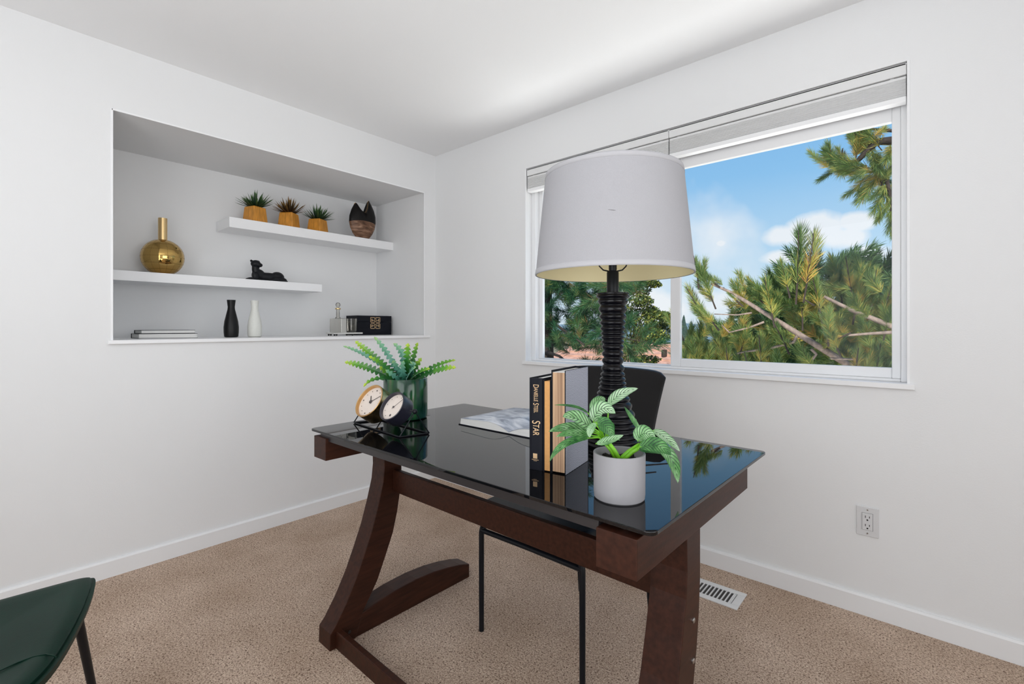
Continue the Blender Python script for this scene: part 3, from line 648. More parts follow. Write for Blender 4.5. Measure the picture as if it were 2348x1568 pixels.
leaves = [ # base, ctrl, tip (zoom coords), width px, face tilt (up, side), depth offsets base/tip
 ((890, 455), (960, 330), (1170, 290), 100, .5, .02, .05), ((745, 610), (790, 400), (955, 530), 150, .9, -.02, -.04), ((720, 510), (790, 400), (860, 388), 110, -.1, .05, .07),
 ((700, 530), (600, 440), (372, 448), 34, 1.2, -.01, -.02), ((745, 690), (600, 540), (455, 560), 165, 1.1, -.03, -.06), ((710, 700), (520, 630), (322, 700), 105, 1.0, .0, -.01),
 ((740, 740), (560, 680), (390, 748), 70, .5, -.02, -.04), ((720, 760), (430, 760), (330, 985), 62, .6, -.03, -.07), ((775, 610), (860, 610), (938, 752), 130, .8, -.05, -.06),
 ((770, 815), (900, 790), (1032, 732), 75, 1.0, -.06, -.07), ((860, 700), (900, 600), (942, 690), 85, .2, .03, .04), ((775, 620), (690, 680), (712, 755), 62, .3, -.06, -.06),
 ((1195, 705), (1120, 580), (1036, 460), 42, .4, -.01, .03), ((1165, 790), (1200, 660), (1335, 760), 150, .8, -.02, -.03), ((1180, 850), (1360, 780), (1482, 925), 140, 1.0, -.04, -.07),
 ((1290, 840), (1520, 860), (1545, 1190), 120, .9, .0, .0), ((1300, 690), (1440, 740), (1565, 890), 100, 1.2, .03, .02), ((1170, 870), (1300, 820), (1385, 912), 95, .6, -.01, -.02),
 ((800, 760), (900, 680), (1000, 790), 60, 1.0, .04, .05), ((720, 650), (650, 640), (560, 780), 90, .9, .03, .03)]
crown = [Zc(870, 800, Tm), Zc(1210, 820, Tm)]
for i, (b_, c_, t_, w_, up_, d0, d1) in enumerate(leaves):
    pb, pcx, ptp = Zc(*b_, Tm+d0), Zc(*c_, Tm+(d0+d1)/2), Zc(*t_, Tm+d1)
    fc = VIEW+UP*up_*.9
    lo = blade(pb, pcx, ptp, w_*1.12/4.127*Tm/FPX, fc, fold=.22, n=16, seed=i).build('leaf', M['calathea'], pt, smooth=True)
    cr = crown[0] if b_[0] < 1050 else crown[1]
    MB().tube([cr+Vector((rr.uniform(-.006, .006), rr.uniform(-.006, .006), -.004)), (cr+pb)/2+Vector((0, 0, .006)), pb, pb+(pcx-pb)*.12], [.0024, .0019, .0013, .0006], n=6).build('petiole', M['stem'], lo, smooth=True)
for k, cr in enumerate(crown):
    for j in range(3):
        o_ = Vector((.004*(j-1), .003*(j % 2), 0))
        MB().tube([root+o_, (root+cr)/2+o_+Vector((0, 0, .004)), cr+o_*1.6], [.0055, .0048, .0035], n=8).build('stem', M['stem'], pt, smooth=True)
# zigzag cactus plant in green pot
gp = at(930, 957, z=ZD); gT = gp.x*VF[0]+gp.y*VF[1]
zp = thing('potted_plant', 'fishbone cactus with zigzag leaves in a glazed dark green pot, behind the clocks', 'plant', gp[:])
RG, HG = .0885, .163
MB().lathe([(RG-.008, 0), (RG-.002, .004), (RG, .014), (RG+.001, .08), (RG, HG-.003), (RG-.002, HG), (RG-.0055, HG), (RG-.007, HG-.004), (RG-.008, HG-.035), (.0005, HG-.036)], n=64, cap1=False).build('pot', M['gglaze'], zp, smooth='auto')
MB().lathe([(RG-.008, HG-.028), (.04, HG-.018), (.0005, HG-.014)], n=32, cap0=False, cap1=False).build('potting_soil', M['soil'], zp, smooth=True)
def Zz(x, y, t): return at(680+x/4.3545, 740+y/4.3545, t=t)-gp
zl = [((1010, 520), (720, 300), (468, 232), 40, -.03, -.05, 1), ((1000, 500), (760, 330), (588, 182), 66, .0, .02, 0), ((1010, 490), (940, 320), (776, 140), 52, -.03, -.06, 1), ((960, 540), (700, 420), (482, 392), 66, .01, .0, 0),
      ((1000, 510), (860, 400), (722, 335), 58, -.05, -.10, 0), ((960, 520), (760, 510), (668, 638), 46, -.05, -.08, 0), ((1060, 480), (1110, 300), (968, 205), 62, -.02, -.03, 1), ((1120, 480), (1110, 330), (1112, 205), 74, -.06, -.07, 0),
      ((1150, 470), (1170, 330), (1208, 198), 60, .02, .03, 0), ((1150, 500), (1200, 420), (1245, 350), 52, .0, .0, 0), ((1180, 500), (1400, 400), (1586, 372), 58, .02, .03, 0), ((1200, 530), (1400, 440), (1590, 446), 64, -.05, -.09, 0),
      ((1160, 500), (1180, 380), (1140, 400), 56, -.06, -.08, 1), ((1060, 540), (1000, 420), (960, 380), 60, -.06, -.08, 1), ((1080, 550), (1040, 460), (1070, 380), 60, -.07, -.08, 1), ((1000, 560), (900, 480), (830, 440), 60, -.03, -.05, 0),
      ((1120, 560), (1220, 460), (1330, 460), 60, -.06, -.09, 0), ((1040, 560), (960, 520), (890, 470), 46, -.07, -.10, 1), ((1090, 560), (1130, 470), (1190, 440), 56, -.08, -.1, 1), ((1030, 540), (900, 560), (830, 380), 50, .03, .03, 0)]
for i, (b_, c_, t_, w_, d0, d1, pale) in enumerate(zl):
    pb, pcx, ptp = Zz(*b_, gT+d0), Zz(*c_, gT+(d0+d1)/2), Zz(*t_, gT+d1)
    r0 = Vector((pb.x*.35, pb.y*.35, HG-.025)); pb = r0*.6+pb*.4
    ln = (ptp-pb).length; te = max(5, int(ln/.0175))
    o = blade(pb, pcx, ptp, w_/4.3545*gT/FPX*1.2, VIEW+UP*(.5 if i % 2 else 1.0)+Vector((math.sin(i*2.3)*.35, 0, 0)), fold=.28, n=te*5, shape='zig', teeth=te, seed=i).build('leaf', M['zigsheen' if pale else 'zigzag'], zp)
    sd = o.modifiers.new('s', 'SOLIDIFY'); sd.thickness = .0018
# ================================================================== CLOCK PAIR
ck = thing('desk_clock', 'pair of round brass and black dials on a black wire stand, on the desk', 'clock', (-1.50, 1.0, ZD))
k0 = Vector((1.50, -1.0, 0)); rwr = .0028
fa, fb, bb_ = Vector((-1.664, .981, rwr)), Vector((-1.330, .953, rwr)), Vector((-1.300, 1.055, rwr)); ba_ = fa+(bb_-fb)
pvr = Vector((-1.313, 1.004, .083)); pvl = Vector((-1.652, 1.034, .083))
def rnd_loop(P, r=.010, n=4):
    out = []; N_ = len(P)
    for i in range(N_):
        p = P[i]; a = (P[i-1]-p).normalized(); b_ = (P[(i+1) % N_]-p).normalized()
        for s in range(n+1): out.append(bez(p+a*r, p, p+b_*r, s/n))
    return out+[out[0]]
MB().tube([p+k0 for p in rnd_loop([fa, fb, bb_, ba_])], rwr, n=8, cap=False).build('stand_base', M['black_metal'], ck, smooth=True)
for a, b_, c_ in ((fb, pvr, bb_), (fa, pvl, ba_)):
    MB().tube([a+k0, b_+k0, c_+k0], rwr*.9, n=8).build('stand_support', M['black_metal'], ck, smooth='auto')
MB().tube([pvl+k0, pvr+k0], .003, n=8).build('stand_rod', M['black_metal'], ck, smooth=True)
for p in (pvl, pvr):
    MB().lathe([(.0005, -.009), (.006, -.007), (.009, 0), (.006, .007), (.0005, .009)], p+k0, n=16).build('pivot_knob', M['black_metal'], ck, smooth=True)
nv = Vector((.05, -.83, .56)).normalized()
def dial(c, R, depth, mbody, mrim, rim, name, label):
    c = Vector(c); z = nv; x = Vector((1, 0, 0)); x = (x-z*x.dot(z)).normalized(); y = z.cross(x)
    mt = Matrix((x, y, z)).transposed().to_4x4(); mt.translation = c+k0
    body = MB().lathe([(R*.90, -depth), (R-.002, -depth+.003), (R, -depth+.008), (R, -.001), (R-rim*.3, 0)], n=64, cap1=False, mt=mt).build(name, mbody, ck, smooth='auto', label=label)
    MB().lathe([(R, -.003), (R, .0012), (R-rim*.4, .0025), (R-rim, .001), (R-rim, -.012)], n=64, cap0=False, cap1=False, mt=mt).build('bezel', mrim, body, smooth='auto')
    MB().lathe([(.0003, -.011), (R-rim*.9, -.011)], n=64, cap0=False, cap1=False, mt=mt).build('dial_face', M['dial'], body)
    return body, mt
body, mt = dial((-1.536, .967, .872-ZD), .0645, .064, M['brass'], M['copperrim'], .005, 'clock_case', 'brass clock case')
def flat(body, mt, name, pts, m, z0=-.0105, z1=-.0095):
    MB().prism(pts, lambda p: mt @ Vector((p[0], p[1], z0)), lambda p: mt @ Vector((p[0], p[1], z1))).build(name, m, body)
def hand(body, mt, ang, L, w0, w1, name, z=-.009):
    c, s = math.sin(ang), math.cos(ang)
    pts = [(-.008*c-w0*s, -.008*s+w0*c), (-.008*c+w0*s, -.008*s-w0*c), (L*c+w1*s, L*s-w1*c), (L*c-w1*s, L*s+w1*c)]
    flat(body, mt, name, pts, M['hand'], z, z+.0008)
R8 = math.radians
for k in range(12):
    a = R8(30*k); r_ = .046; hand_w = .0012 if k % 3 else .0022
    flat(body, mt, 'hour_mark', [(r_*math.sin(a)+dx*hand_w, r_*math.cos(a)+dy*hand_w) for dx, dy in ((-1, -1), (1, -1), (1, 1), (-1, 1))], M['hand'])
hand(body, mt, R8(52), .047, .0013, .0009, 'minute_hand'); hand(body, mt, R8(-35), .026, .0022, .0016, 'hour_hand', -.0085)
flat(body, mt, 'hand_hub', [(.0065*math.cos(q*PI/6), .0065*math.sin(q*PI/6)) for q in range(12)], M['hand'], -.008, -.0065)
body, mt = dial((-1.394, .967, .868-ZD), .0545, .054, M['gunmetal'], M['gunmetal'], .005, 'gauge_case', 'black gauge case')
for k in range(9):
    a = R8(-150+34*k); r_ = .040
    flat(body, mt, 'scale_dot', [(r_*math.sin(a)+.0012*math.cos(q*PI/3), r_*math.cos(a)+.0012*math.sin(q*PI/3)) for q in range(6)], M['hand'])
hand(body, mt, R8(38), .042, .0005, .0004, 'gauge_hand')
flat(body, mt, 'gauge_hub', [(.0035*math.cos(q*PI/6), .0035*math.sin(q*PI/6)) for q in range(12)], M['hand'], -.008, -.0065)
flat(body, mt, 'gauge_mark', [(.0035*math.cos(q*PI/6)+.002, .0042*math.sin(q*PI/6)-.030) for q in range(12)], M['hand'])
# ================================================================== NICHE SHELVES AND ORNAMENTS
ZU, ZL = 1.818, 1.440
tag(B((NXB, 1.055, ZU-.063), (-3.212, NY1, ZU)).build('floating_shelf', M['shelf'], bev=.0015), 'upper white floating shelf in the niche, holding three small succulents', 'shelf', 'floating shelves in the niche')
tag(B((NXB, NY0, ZL-.053), (-3.178, 1.63, ZL)).build('floating_shelf', M['shelf'], bev=.0015), 'lower white floating shelf in the niche, holding the gold vase', 'shelf', 'floating shelves in the niche')
# gold vase
gv = thing('gold_vase', 'round polished gold vase with a thin straight neck on the lower shelf', 'vase', (-3.30, .738, ZL))
prof = []
for i in range(33):
    a = -PI/2+PI*i/32; r_ = .104*math.cos(a); z = .104+.104*math.sin(a)
    if z < .004: continue
    if r_ < .02 and z > .1: break
    prof.append((r_, z-.004))
MB().lathe([(.05*.9, 0)]+prof[1:]+[(.018, .2045)], n=64, cap1=False).build('body', M['gold'], gv, smooth='auto')
MB().lathe([(.0220, .196), (.0220, .325), (.0195, .325), (.0195, .25)], n=32, cap0=False, cap1=True).build('neck', M['brass'], gv, smooth='auto')
m = MB()
for k in range(16):
    a = 2*PI*k/16; pts = [(.1035*math.cos(q)*math.cos(a), .1035*math.cos(q)*math.sin(a), .1+.1035*math.sin(q)) for q in [(-1.2+2.4*j/14) for j in range(15)]]; m.tube(pts, .0011, n=4)
for q in (-.75, -.38, 0, .38, .75):
    m.tube([(.1035*math.cos(q)*math.cos(2*PI*j/48), .1035*math.cos(q)*math.sin(2*PI*j/48), .1+.1035*math.sin(q)) for j in range(49)], .0011, n=4)
m.build('tile_seams', mat('dark_gold_seam', (.20, .12, .04, 1), .35, metal=1, var=(40, .1)), gv)
# sculpted figurine
def sculpt(name, blobs, vox, m, parent=None):
    mb = MB()
    for (c, r, axis, ang) in blobs:
        vs = []; fs = []; n1, n2 = 14, 10; mt = Matrix.Translation(c) @ Matrix.Rotation(ang, 4, axis)
        for j in range(n2+1):
            a = -PI/2+PI*j/n2
            for i in range(n1): b_ = 2*PI*i/n1; vs.append(mt @ Vector((r[0]*math.cos(a)*math.cos(b_), r[1]*math.cos(a)*math.sin(b_), r[2]*math.sin(a))))
        for j in range(n2):
            for i in range(n1): k = (i+1) % n1; fs.append((j*n1+i, j*n1+k, (j+1)*n1+k, (j+1)*n1+i))
        mb.add(vs, fs)
    o = mb.build(name, m, parent)
    rm = o.modifiers.new('r', 'REMESH'); rm.mode = 'VOXEL'; rm.voxel_size = vox; rm.use_smooth_shade = True
    s = o.modifiers.new('s', 'SMOOTH'); s.iterations = 4; s.factor = .5
    bpy.context.view_layer.update()
    me = bpy.data.meshes.new_from_object(o.evaluated_get(bpy.context.evaluated_depsgraph_get())); o.modifiers.clear(); o.data = me
    if not me.materials: me.materials.append(m)
    return o
Ax = 'X'; 
fg = thing('panther_figurine', 'black reclining panther figurine with raised head on the lower shelf', 'figurine', (-3.285, 1.285, ZL))
# local: +y is to the right in the photo, x towards the room
bl = [((0, .03, .032), (.032, .088, .030), 'X', 0), ((0, .085, .036), (.036, .045, .036), 'X', 0), ((0, -.035, .040), (.030, .042, .040), 'X', .5), ((0, -.052, .072), (.022, .022, .044), 'X', .15),
      ((.004, -.052, .112), (.027, .031, .025), 'X', 0), ((.022, -.034, .104), (.017, .017, .014), 'X', 0), ((-.004, -.076, .130), (.008, .008, .009), 'X', .5), ((.006, -.036, .128), (.007, .008, .008), 'X', -.5),
      ((.018, -.075, .012), (.012, .036, .011), 'X', 0), ((-.018, -.070, .012), (.012, .038, .011), 'X', 0), ((.028, -.06, .030), (.012, .02, .026), 'X', .3), ((.03, .085, .018), (.016, .05, .017), 'X', 0), ((.032, .045, .010), (.012, .03, .010), 'X', 0),
      ((.01, .125, .018), (.012, .02, .014), 'X', 0), ((.03, .128, .010), (.008, .02, .008), 'Z', .5), ((.045, .10, .008), (.007, .03, .007), 'Z', .2), ((0, -.045, .093), (.017, .018, .022), 'X', 0), ((0, .0, .032), (.028, .05, .03), 'X', 0)]
sculpt('body', [((Vector(c)), r, a, g_) for c, r, a, g_ in bl], .0028, M['figure'], fg)
# succulents
def taper(b0, b1, h, rz, m, parent):
    o = MB().add([(-b0, -b0, 0), (b0, -b0, 0), (b0, b0, 0), (-b0, b0, 0), (-b1, -b1, h), (b1, -b1, h), (b1, b1, h), (-b1, b1, h)], [(0, 3, 2, 1), (0, 1, 5, 4), (1, 2, 6, 5), (2, 3, 7, 6), (3, 0, 4, 7), (4, 5, 6, 7)]).build('pot', m, parent, bev=.007)
    o.rotation_euler = (0, 0, rz); return o
for i, (y, rz, mm_, lab) in enumerate([(1.232, R8(18), 'succ', 'green spiky succulent in a square amber wooden pot, leftmost of three on the upper shelf'), (1.450, R8(38), 'succred', 'reddish spiky succulent in a square wooden pot, middle of three on the upper shelf'), (1.654, R8(30), 'succ', 'green spiky succulent in a square wooden pot, rightmost of three beside the notched vase')]):
    t = thing('potted_succulent', lab, 'plant', (-3.288, y, ZU), 0, 'succulents on the upper shelf')
    taper(.054, .045, .102 if i != 2 else .094, rz, M['potwood'], t)
    hh = .10 if i != 2 else .092; r = random.Random(40+i); m = MB(); m.uv = []
    for k in range(90):
        el_ = r.uniform(.25, 1.45) if k > 20 else r.uniform(.15, .7); a = r.random()*2*PI; L = r.uniform(.078, .115)
        d = Vector((math.cos(el_)*math.cos(a), math.cos(el_)*math.sin(a), math.sin(el_))); b0 = Vector((d.x*.024, d.y*.024, hh)); c0 = b0+d*L*.5+Vector((0, 0, -.004)); tp = b0+d*L+Vector((0, 0, .006))
        q = blade(b0, c0, tp, .0155, Vector((-d.x*d.z, -d.y*d.z, 1)), fold=.35, n=5, shape='spike'); o_ = len(m.v); m.v += q.v; m.f += [tuple(x+o_ for x in f) for f in q.f]; m.uv += q.uv
    m.build('foliage', M[mm_], t, kind='stuff')
    MB().lathe([(.040, hh-.002), (.0005, hh+.004)], n=20, cap0=False, cap1=False).build('potting_soil', M['soil'], t)
# notched vase
nvz = thing('notched_vase', 'flat almond shaped vase with two horns, black over mottled brown, on the upper shelf', 'vase', (-3.262, 1.998, ZU))
ol = [(-.050, 0), (.048, 0), (.080, .040), (.102, .085), (.112, .135), (.110, .185), (.095, .235), (.072, .275), (.052, .304), (.046, .298), (.044, .268), (.038, .238), (.028, .212), (.020, .206), (.002, .210), (-.024, .228), (-.044, .248), (-.055, .262), (-.060, .268), (-.072, .256), (-.094, .215), (-.110, .165), (-.113, .120), (-.103, .075), (-.082, .035)]
m = MB(); vs = []; fs = []; n = len(ol); cy, cz = 0, .125; rings = [.0, .3, .55, .75, .88, .96, 1.0]
for s in (1, -1):
    for t in rings:
        tt = max(t, .001)
        for (a, b_) in ol: vs.append((s*.038*math.sqrt(max(0, 1-t**2.6)), cy+(a-cy)*tt, cz+(b_-cz)*tt))
K = len(rings)
for j in range(K-1):
    for i in range(n):
        k = (i+1) % n; a = j*n+i; b_ = j*n+k; fs.append((a, b_, b_+n, a+n)); o_ = K*n; fs.append((o_+a, o_+a+n, o_+b_+n, o_+b_))
m.add(vs, fs); o = m.build('body', M['twotone'], nvz, smooth='auto')
MB().tube([(0, a, b_) for a, b_ in ol[5:20]], .0022, n=6).build('rim', M['copperrim'], nvz, smooth=True)
# carafe vases
cp = [(.030, 0), (.037, .004), (.0395, .030), (.040, .060), (.036, .095), (.027, .135), (.0200, .165), (.0185, .180), (.0215, .205), (.0235, .222), (.0215, .222), (.017, .19)]
for x, y, mm_, lab in ((-3.12, 1.035, 'vblack', 'black bottle shaped vase on the niche sill, beside the books'), (-3.09, 1.155, 'vwhite', 'white bottle shaped vase on the niche sill beside the black one')):
    tag(MB().lathe(cp, n=40).build('bottle_vase', M[mm_], smooth='auto'), lab, 'vase', 'bottle vases on the niche sill').location = (x, y, NZ0+.006)
# stacked books
z0 = NZ0+.006
for (x0, x1, y0, y1, za, hh, lab) in ((-3.27, -3.10, .588, .856, z0, .0255, 'white paged book with black covers, lower of the two stacked on the niche sill'), (-3.26, -3.105, .600, .846, z0+.0258, .0185, 'thinner book with black covers, upper of the two stacked on the niche sill')):
    t = thing('stacked_book', lab, 'book', (x0, y0, za), 0, 'books stacked on the niche sill'); Lx, Ly = x1-x0, y1-y0
    B((.004, .003, .002), (Lx-.001, Ly-.002, hh-.002)).build('pages', M['page'], t)
    MB().box((0, 0, 0), (Lx, Ly, .002)).box((0, 0, hh-.002), (Lx, Ly, hh)).box((0, 0, .002), (.003, Ly, hh-.002)).build('cover', M['bcover'], t, bev=.0006)
# keepsake box
bx = thing('keepsake_box', 'black lidded box with a square gold emblem at the right end of the niche', 'box', (-3.36, 1.918, z0))
B((0, 0, 0), (.158, .298, .100)).build('box_body', M['bcover'], bx, bev=.001); B((-.001, -.001, .1015), (.159, .299, .148)).build('lid', M['bcover'], bx, bev=.001)
em = MB(); e0 = at(849, 740, x=-3.2).y-1.918; e1 = at(872, 740, x=-3.2).y-1.918; zc_ = (at(860, 728, x=-3.2).z+at(860, 753, x=-3.2).z)/2-z0; s = (e1-e0)/2
for sy in (-1, 1):
    for sz in (-1, 1):
        cyy, czz = (e0+e1)/2+sy*s*.52, zc_+sz*s*.54; h = s*.46; w_ = s*.10
        def bar(a0, b0, a1, b1): em.box((.1575, cyy+min(a0*sy, a1*sy), czz+min(b0*sz, b1*sz)), (.1606, cyy+max(a0*sy, a1*sy), czz+max(b0*sz, b1*sz)))
        bar(-h, h-w_, h, h); bar(h-w_, -h, h, h); bar(-h, -h, h, -h+w_); bar(-h, .1*h, -h+w_, h); bar(-h, -h, -h+w_, -.35*h); bar(-h*.9, -.05*h-w_, h*.25, -.05*h); bar(h*.2, -.3*h-w_, h*.25+w_, .4*h)
em.build('emblem', M['goldink'], bx)
# tray, decanter, tumbler
tr = thing('footed_tray', 'pale marble tray on black feet under the crystal decanter', 'tray', (-3.13, 1.772, z0))
B((-.055, -.112, .012), (.055, .112, .022)).build('tray_plate', M['marble'], tr, bev=.001)
for a in (-.04, .04):
    for b_ in (-.098, -.082, .04): MB().lathe([(.005, 0), (.007, .012)], (a, b_, 0), n=12).build('foot', M['slot'], tr)
zt_ = z0+.022
dc = thing('crystal_decanter', 'square crystal decanter with a ball stopper on the tray', 'decanter', (-3.13, 1.722, zt_))
MB().prism(rrect(.038, .043, .008), lambda p: (p[0], p[1], 0), lambda p: (p[0], p[1], .100)).build('body', M['crystal'], dc, bev=.003)
MB().lathe([(.020, .100), (.012, .112), (.0115, .160), (.019, .168), (.019, .172)], n=20).build('neck', M['crystal'], dc, smooth='auto')
MB().lathe([(.0185, .164), (.0195, .169), (.0185, .173)], n=24, cap0=False, cap1=False).build('collar', M['brass'], dc, smooth=True)
MB().lathe([(.006, .172), (.008, .178), (.0145, .188), (.016, .198), (.0125, .208), (.0005, .213)], n=20).build('stopper', M['crystal'], dc, smooth=True)
tb = thing('crystal_tumbler', 'cut crystal tumbler on the tray in front of the black box', 'glass', (-3.13, 1.826, zt_))
m = MB(); n = 28; pr = [(.034, 0), (.036, .02), (.0385, .10), (.0365, .10), (.033, .012)]
m.lathe([(a*(1), b_) for a, b_ in pr], n=n, cap1=True)
m.v = [(v[0]*(1+.04*(i % 2)), v[1]*(1+.04*(i % 2)), v[2]) for i, v in enumerate(m.v)]
m.build('tumbler_wall', M['crystal'], tb)
MB().lathe([(.032, .003), (.034, .035), (.0345, .055)], n=24).build('tumbler_base', M['crystal'], tb)
# ================================================================== OUTDOORS
GZ = -3.1
struct(B((-200, YW+.5, GZ-.5), (140, 260, GZ)).build('ground', M['ground']), 'dry ground outside below the window')
m = MB(); vs = []; fs = []; nh = 60
for i in range(nh+1):
    x = -230+420*i/nh
    for (yy, k) in ((120, 0), (170, 1), (240, .6)): vs.append((x, yy, GZ-1+(k*(6.0+3.0*noise.noise(Vector((x*.02, 0, 1)))+1.2*noise.noise(Vector((x*.15, 3, 1)))))))
for i in range(nh):
    for j in range(2): a = i*3+j; fs.append((a, a+3, a+4, a+1))
struct(m.add(vs, fs).build('distant_hill', M['hill'], smooth=True), 'hazy hills on the horizon')
# needle cluster meshes
def cluster(n, L, nl, seed, m, w=.0028, elev=(.35, 1.0), old=.45):
    r = random.Random(seed); q = MB(); q.tint = []; vs = []; fs = []
    def needle(p, d, l, t_):
        s = d.cross(Vector((r.uniform(-1, 1), r.uniform(-1, 1), r.uniform(-1, 1)))).normalized()*w*.5; o = len(vs); mid = p+d*l*.6+Vector((0, 0, l*.04)); tip = p+d*l+Vector((0, 0, l*.1))
        vs.extend([p-s*.6, p+s*.6, mid+s, mid-s, tip]); fs.extend([(o, o+1, o+2, o+3), (o+3, o+2, o+4)]); q.tint.extend([t_]*5)
    for i in range(n):
        t = (i+r.random())/n; p = Vector((.006*math.sin(t*7), .006*math.cos(t*5), L*t)); a = r.random()*2*PI; e = r.uniform(*elev)*(1.0-.35*t**3) if t < .97 else r.uniform(0, .5)
        d = Vector((math.sin(e)*math.cos(a), math.sin(e)*math.sin(a), math.cos(e)))
        ti = max(0, min(1, (.30+.25*r.random()) if t > old else .45+.5*r.random()))
        if r.random() < .08: ti = r.uniform(.7, .95)
        needle(p, d, nl*r.uniform(.7, 1.1), ti)
    q.add(vs, fs); st = MB(); return q.mesh('needle_cluster', m)
CL = [cluster(420, .30, .10, s, M['needle'], w=.0034, elev=(.45, 1.0), old=o_) for s, o_ in ((1, .35), (2, .2), (3, .55), (4, .0))]
CLW = [cluster(300, .18, .11, s, M['needle'], w=.0034, elev=(.3, 1.4), old=.3) for s in (11, 12)]
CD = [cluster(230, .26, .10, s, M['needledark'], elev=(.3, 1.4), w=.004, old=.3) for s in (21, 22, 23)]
CF = [cluster(170, .34, .12, s, M['needlefar'], elev=(.4, 1.4), w=.008, old=.1) for s in (31, 32, 33)]
def put(me, parent, p, d, sc, name='needle_cluster'):
    o = bpy.data.objects.new(name, me); COL.objects.link(o); o.parent = parent; o.location = p; o.rotation_euler = Vector(d).to_track_quat('Z', 'Y').to_euler(); o.scale = (sc, sc, sc); return o
def lerp_path(P, t):
    n = len(P)-1; x = min(n-1e-6, t*n); i = int(x); return P[i]+(P[i+1]-P[i])*(x-i)
def limb(parent, pts, r0, r1, m='bark', name='branch'):
    P = [Vector(p) for p in pts]; Q = []
    for i in range(len(P)*4-3): Q.append(lerp_path(P, i/(len(P)*4-4)))
    return MB().tube(Q, [r0+(r1-r0)*i/(len(Q)-1) for i in range(len(Q))], n=8).build(name, M[m], parent, smooth=True)
rr = random.Random(77)
Y1 = 4.6
def A(px, py, y=Y1): return at(px, py, y=y)
# near pine
pineA = thing('pine_tree', 'sunlit pine with bare grey limbs and upright shoots outside the right window pane', 'tree', (-.1, 5.3, GZ))
OA = Vector((-.1, 5.3, GZ))
def la(pts): return [Vector(p)-OA for p in pts]
limb(pineA, [(0, 0, 0), (.02, 0, 1.2), (-.05, -.1, 2.4)], .16, .10, name='trunk')
limb(pineA, [(-.05, -.1, 2.4)]+la([A(1990, 870, 5.0), A(1945, 836, 4.8), A(1870, 790), A(1790, 740), A(1730, 703), A(1680, 672), A(1630, 650, 4.5)]), .036, .010)
limb(pineA, [(-.05, -.1, 2.3)]+la([A(2110, 800, 5.0), A(2045, 748, 4.8), A(1950, 710, 4.8), A(1890, 680, 4.8)]), .032, .012)
limb(pineA, la([A(1830, 766), A(1820, 784), A(1760, 800), A(1710, 806), A(1670, 815)]), .014, .006)
limb(pineA, la([A(1752, 738), A(1715, 752), A(1672, 762), A(1655, 745)]), .010, .005)
limb(pineA, la([A(2045, 762, 4.7), A(1990, 765, 4.7), A(1930, 770, 4.7)]), .014, .008)
limb(pineA, la([A(1724, 717), A(1690, 722), A(1638, 720)]), .008, .004)
limb(pineA, la([A(1860, 800), A(1872, 812), A(1862, 826)]), .012, .008); limb(pineA, la([A(1905, 822), A(1965, 824), A(1972, 845)]), .010, .006)
# shoots: (base px, tip px, y, size)
shoots = [((1828, 650), (1832, 512), 4.6, 1.25, 0), ((1850, 650), (1868, 522), 4.6, 1.2, 2), ((1806, 660), (1790, 592), 4.5, 1.1, 1), ((1770, 720), (1752, 632), 4.5, 1.15, 2), ((1745, 690), (1725, 670), 4.7, .8, 0), ((1600, 640), (1590, 580), 4.5, 1.0, 0), ((1630, 680), (1604, 600), 4.5, 1.1, 1),
          ((1608, 720), (1570, 650), 4.6, 1.1, 3), ((1635, 740), (1600, 690), 4.4, 1.0, 1), ((1650, 800), (1625, 740), 4.5, 1.1, 0), ((1690, 690), (1655, 655), 4.6, .6, 1), ((1950, 660), (1938, 578), 4.9, .9, 0), ((1985, 650), (1995, 600), 5.2, .9, 3), ((2000, 690), (2010, 610), 5.4, 1.1, 3), ((1960, 720), (1975, 650), 4.9, 1.1, 2),
          ((1900, 770), (1905, 700), 4.5, 1.2, 0), ((1880, 710), (1860, 620), 4.8, 1.3, 1), ((1840, 730), (1835, 650), 4.8, 1.2, 2), ((1880, 680), (1910, 640), 5.0, 1.1, 3), ((1930, 690), (1925, 620), 5.1, 1.1, 3), ((1700, 800), (1720, 740), 4.6, 1.1, 0), ((1745, 830), (1740, 760), 4.5, 1.1, 1), ((1800, 790), (1770, 730), 4.5, 1.0, 2),
          ((1860, 840), (1830, 780), 4.4, 1.2, 1), ((1920, 800), (1895, 745), 4.5, 1.1, 0), ((1960, 860), (1970, 790), 4.5, 1.2, 2), ((2010, 850), (2020, 780), 4.6, 1.1, 1), ((1935, 770), (1890, 790), 4.6, 1.1, 2), ((1600, 840), (1590, 770), 4.5, 1.1, 0), ((1620, 845), (1640, 780), 4.5, 1.0, 1), ((1670, 850), (1665, 790), 4.4, 1.1, 2), ((1720, 860), (1705, 800), 4.4, 1.0, 0),
          ((1790, 860), (1785, 800), 4.4, 1.1, 3), ((1575, 850), (1570, 800), 4.5, 1.0, 1), ((2030, 700), (2050, 640), 5.0, 1.1, 3), ((2030, 760), (2045, 700), 4.8, 1.1, 0), ((1850, 690), (1800, 660), 4.7, 1.0, 1), ((1900, 740), (1950, 700), 4.8, 1.0, 0), ((1560, 760), (1545, 700), 4.6, 1.0, 3), ((1640, 650), (1612, 625), 4.5, .9, 1),
          # hanging shoots seen only in the desk reflection
          ]
for (b_, t_, y, s, v) in shoots:
    pb, ptp = A(*b_, y)-OA, A(*t_, y)-OA; d = (ptp-pb); L = d.length; d = d+Vector((0, rr.uniform(-.3, .3)*L, 0))
    put(CL[v], pineA, pb, d, max(.62, L/.36)*.92*min(1.1, s))
    put(CL[(v+1) % 4], pineA, pb-d*.15+Vector((rr.uniform(-.04, .04), .05, 0)), d+Vector((rr.uniform(-.4, .4)*L, 0, -.1*L)), .72)
    MB().tube([pb-d*.35, pb, ptp-d*.1], [.008, .007, .003], n=5).build('twig', M['barkdark'], pineA)
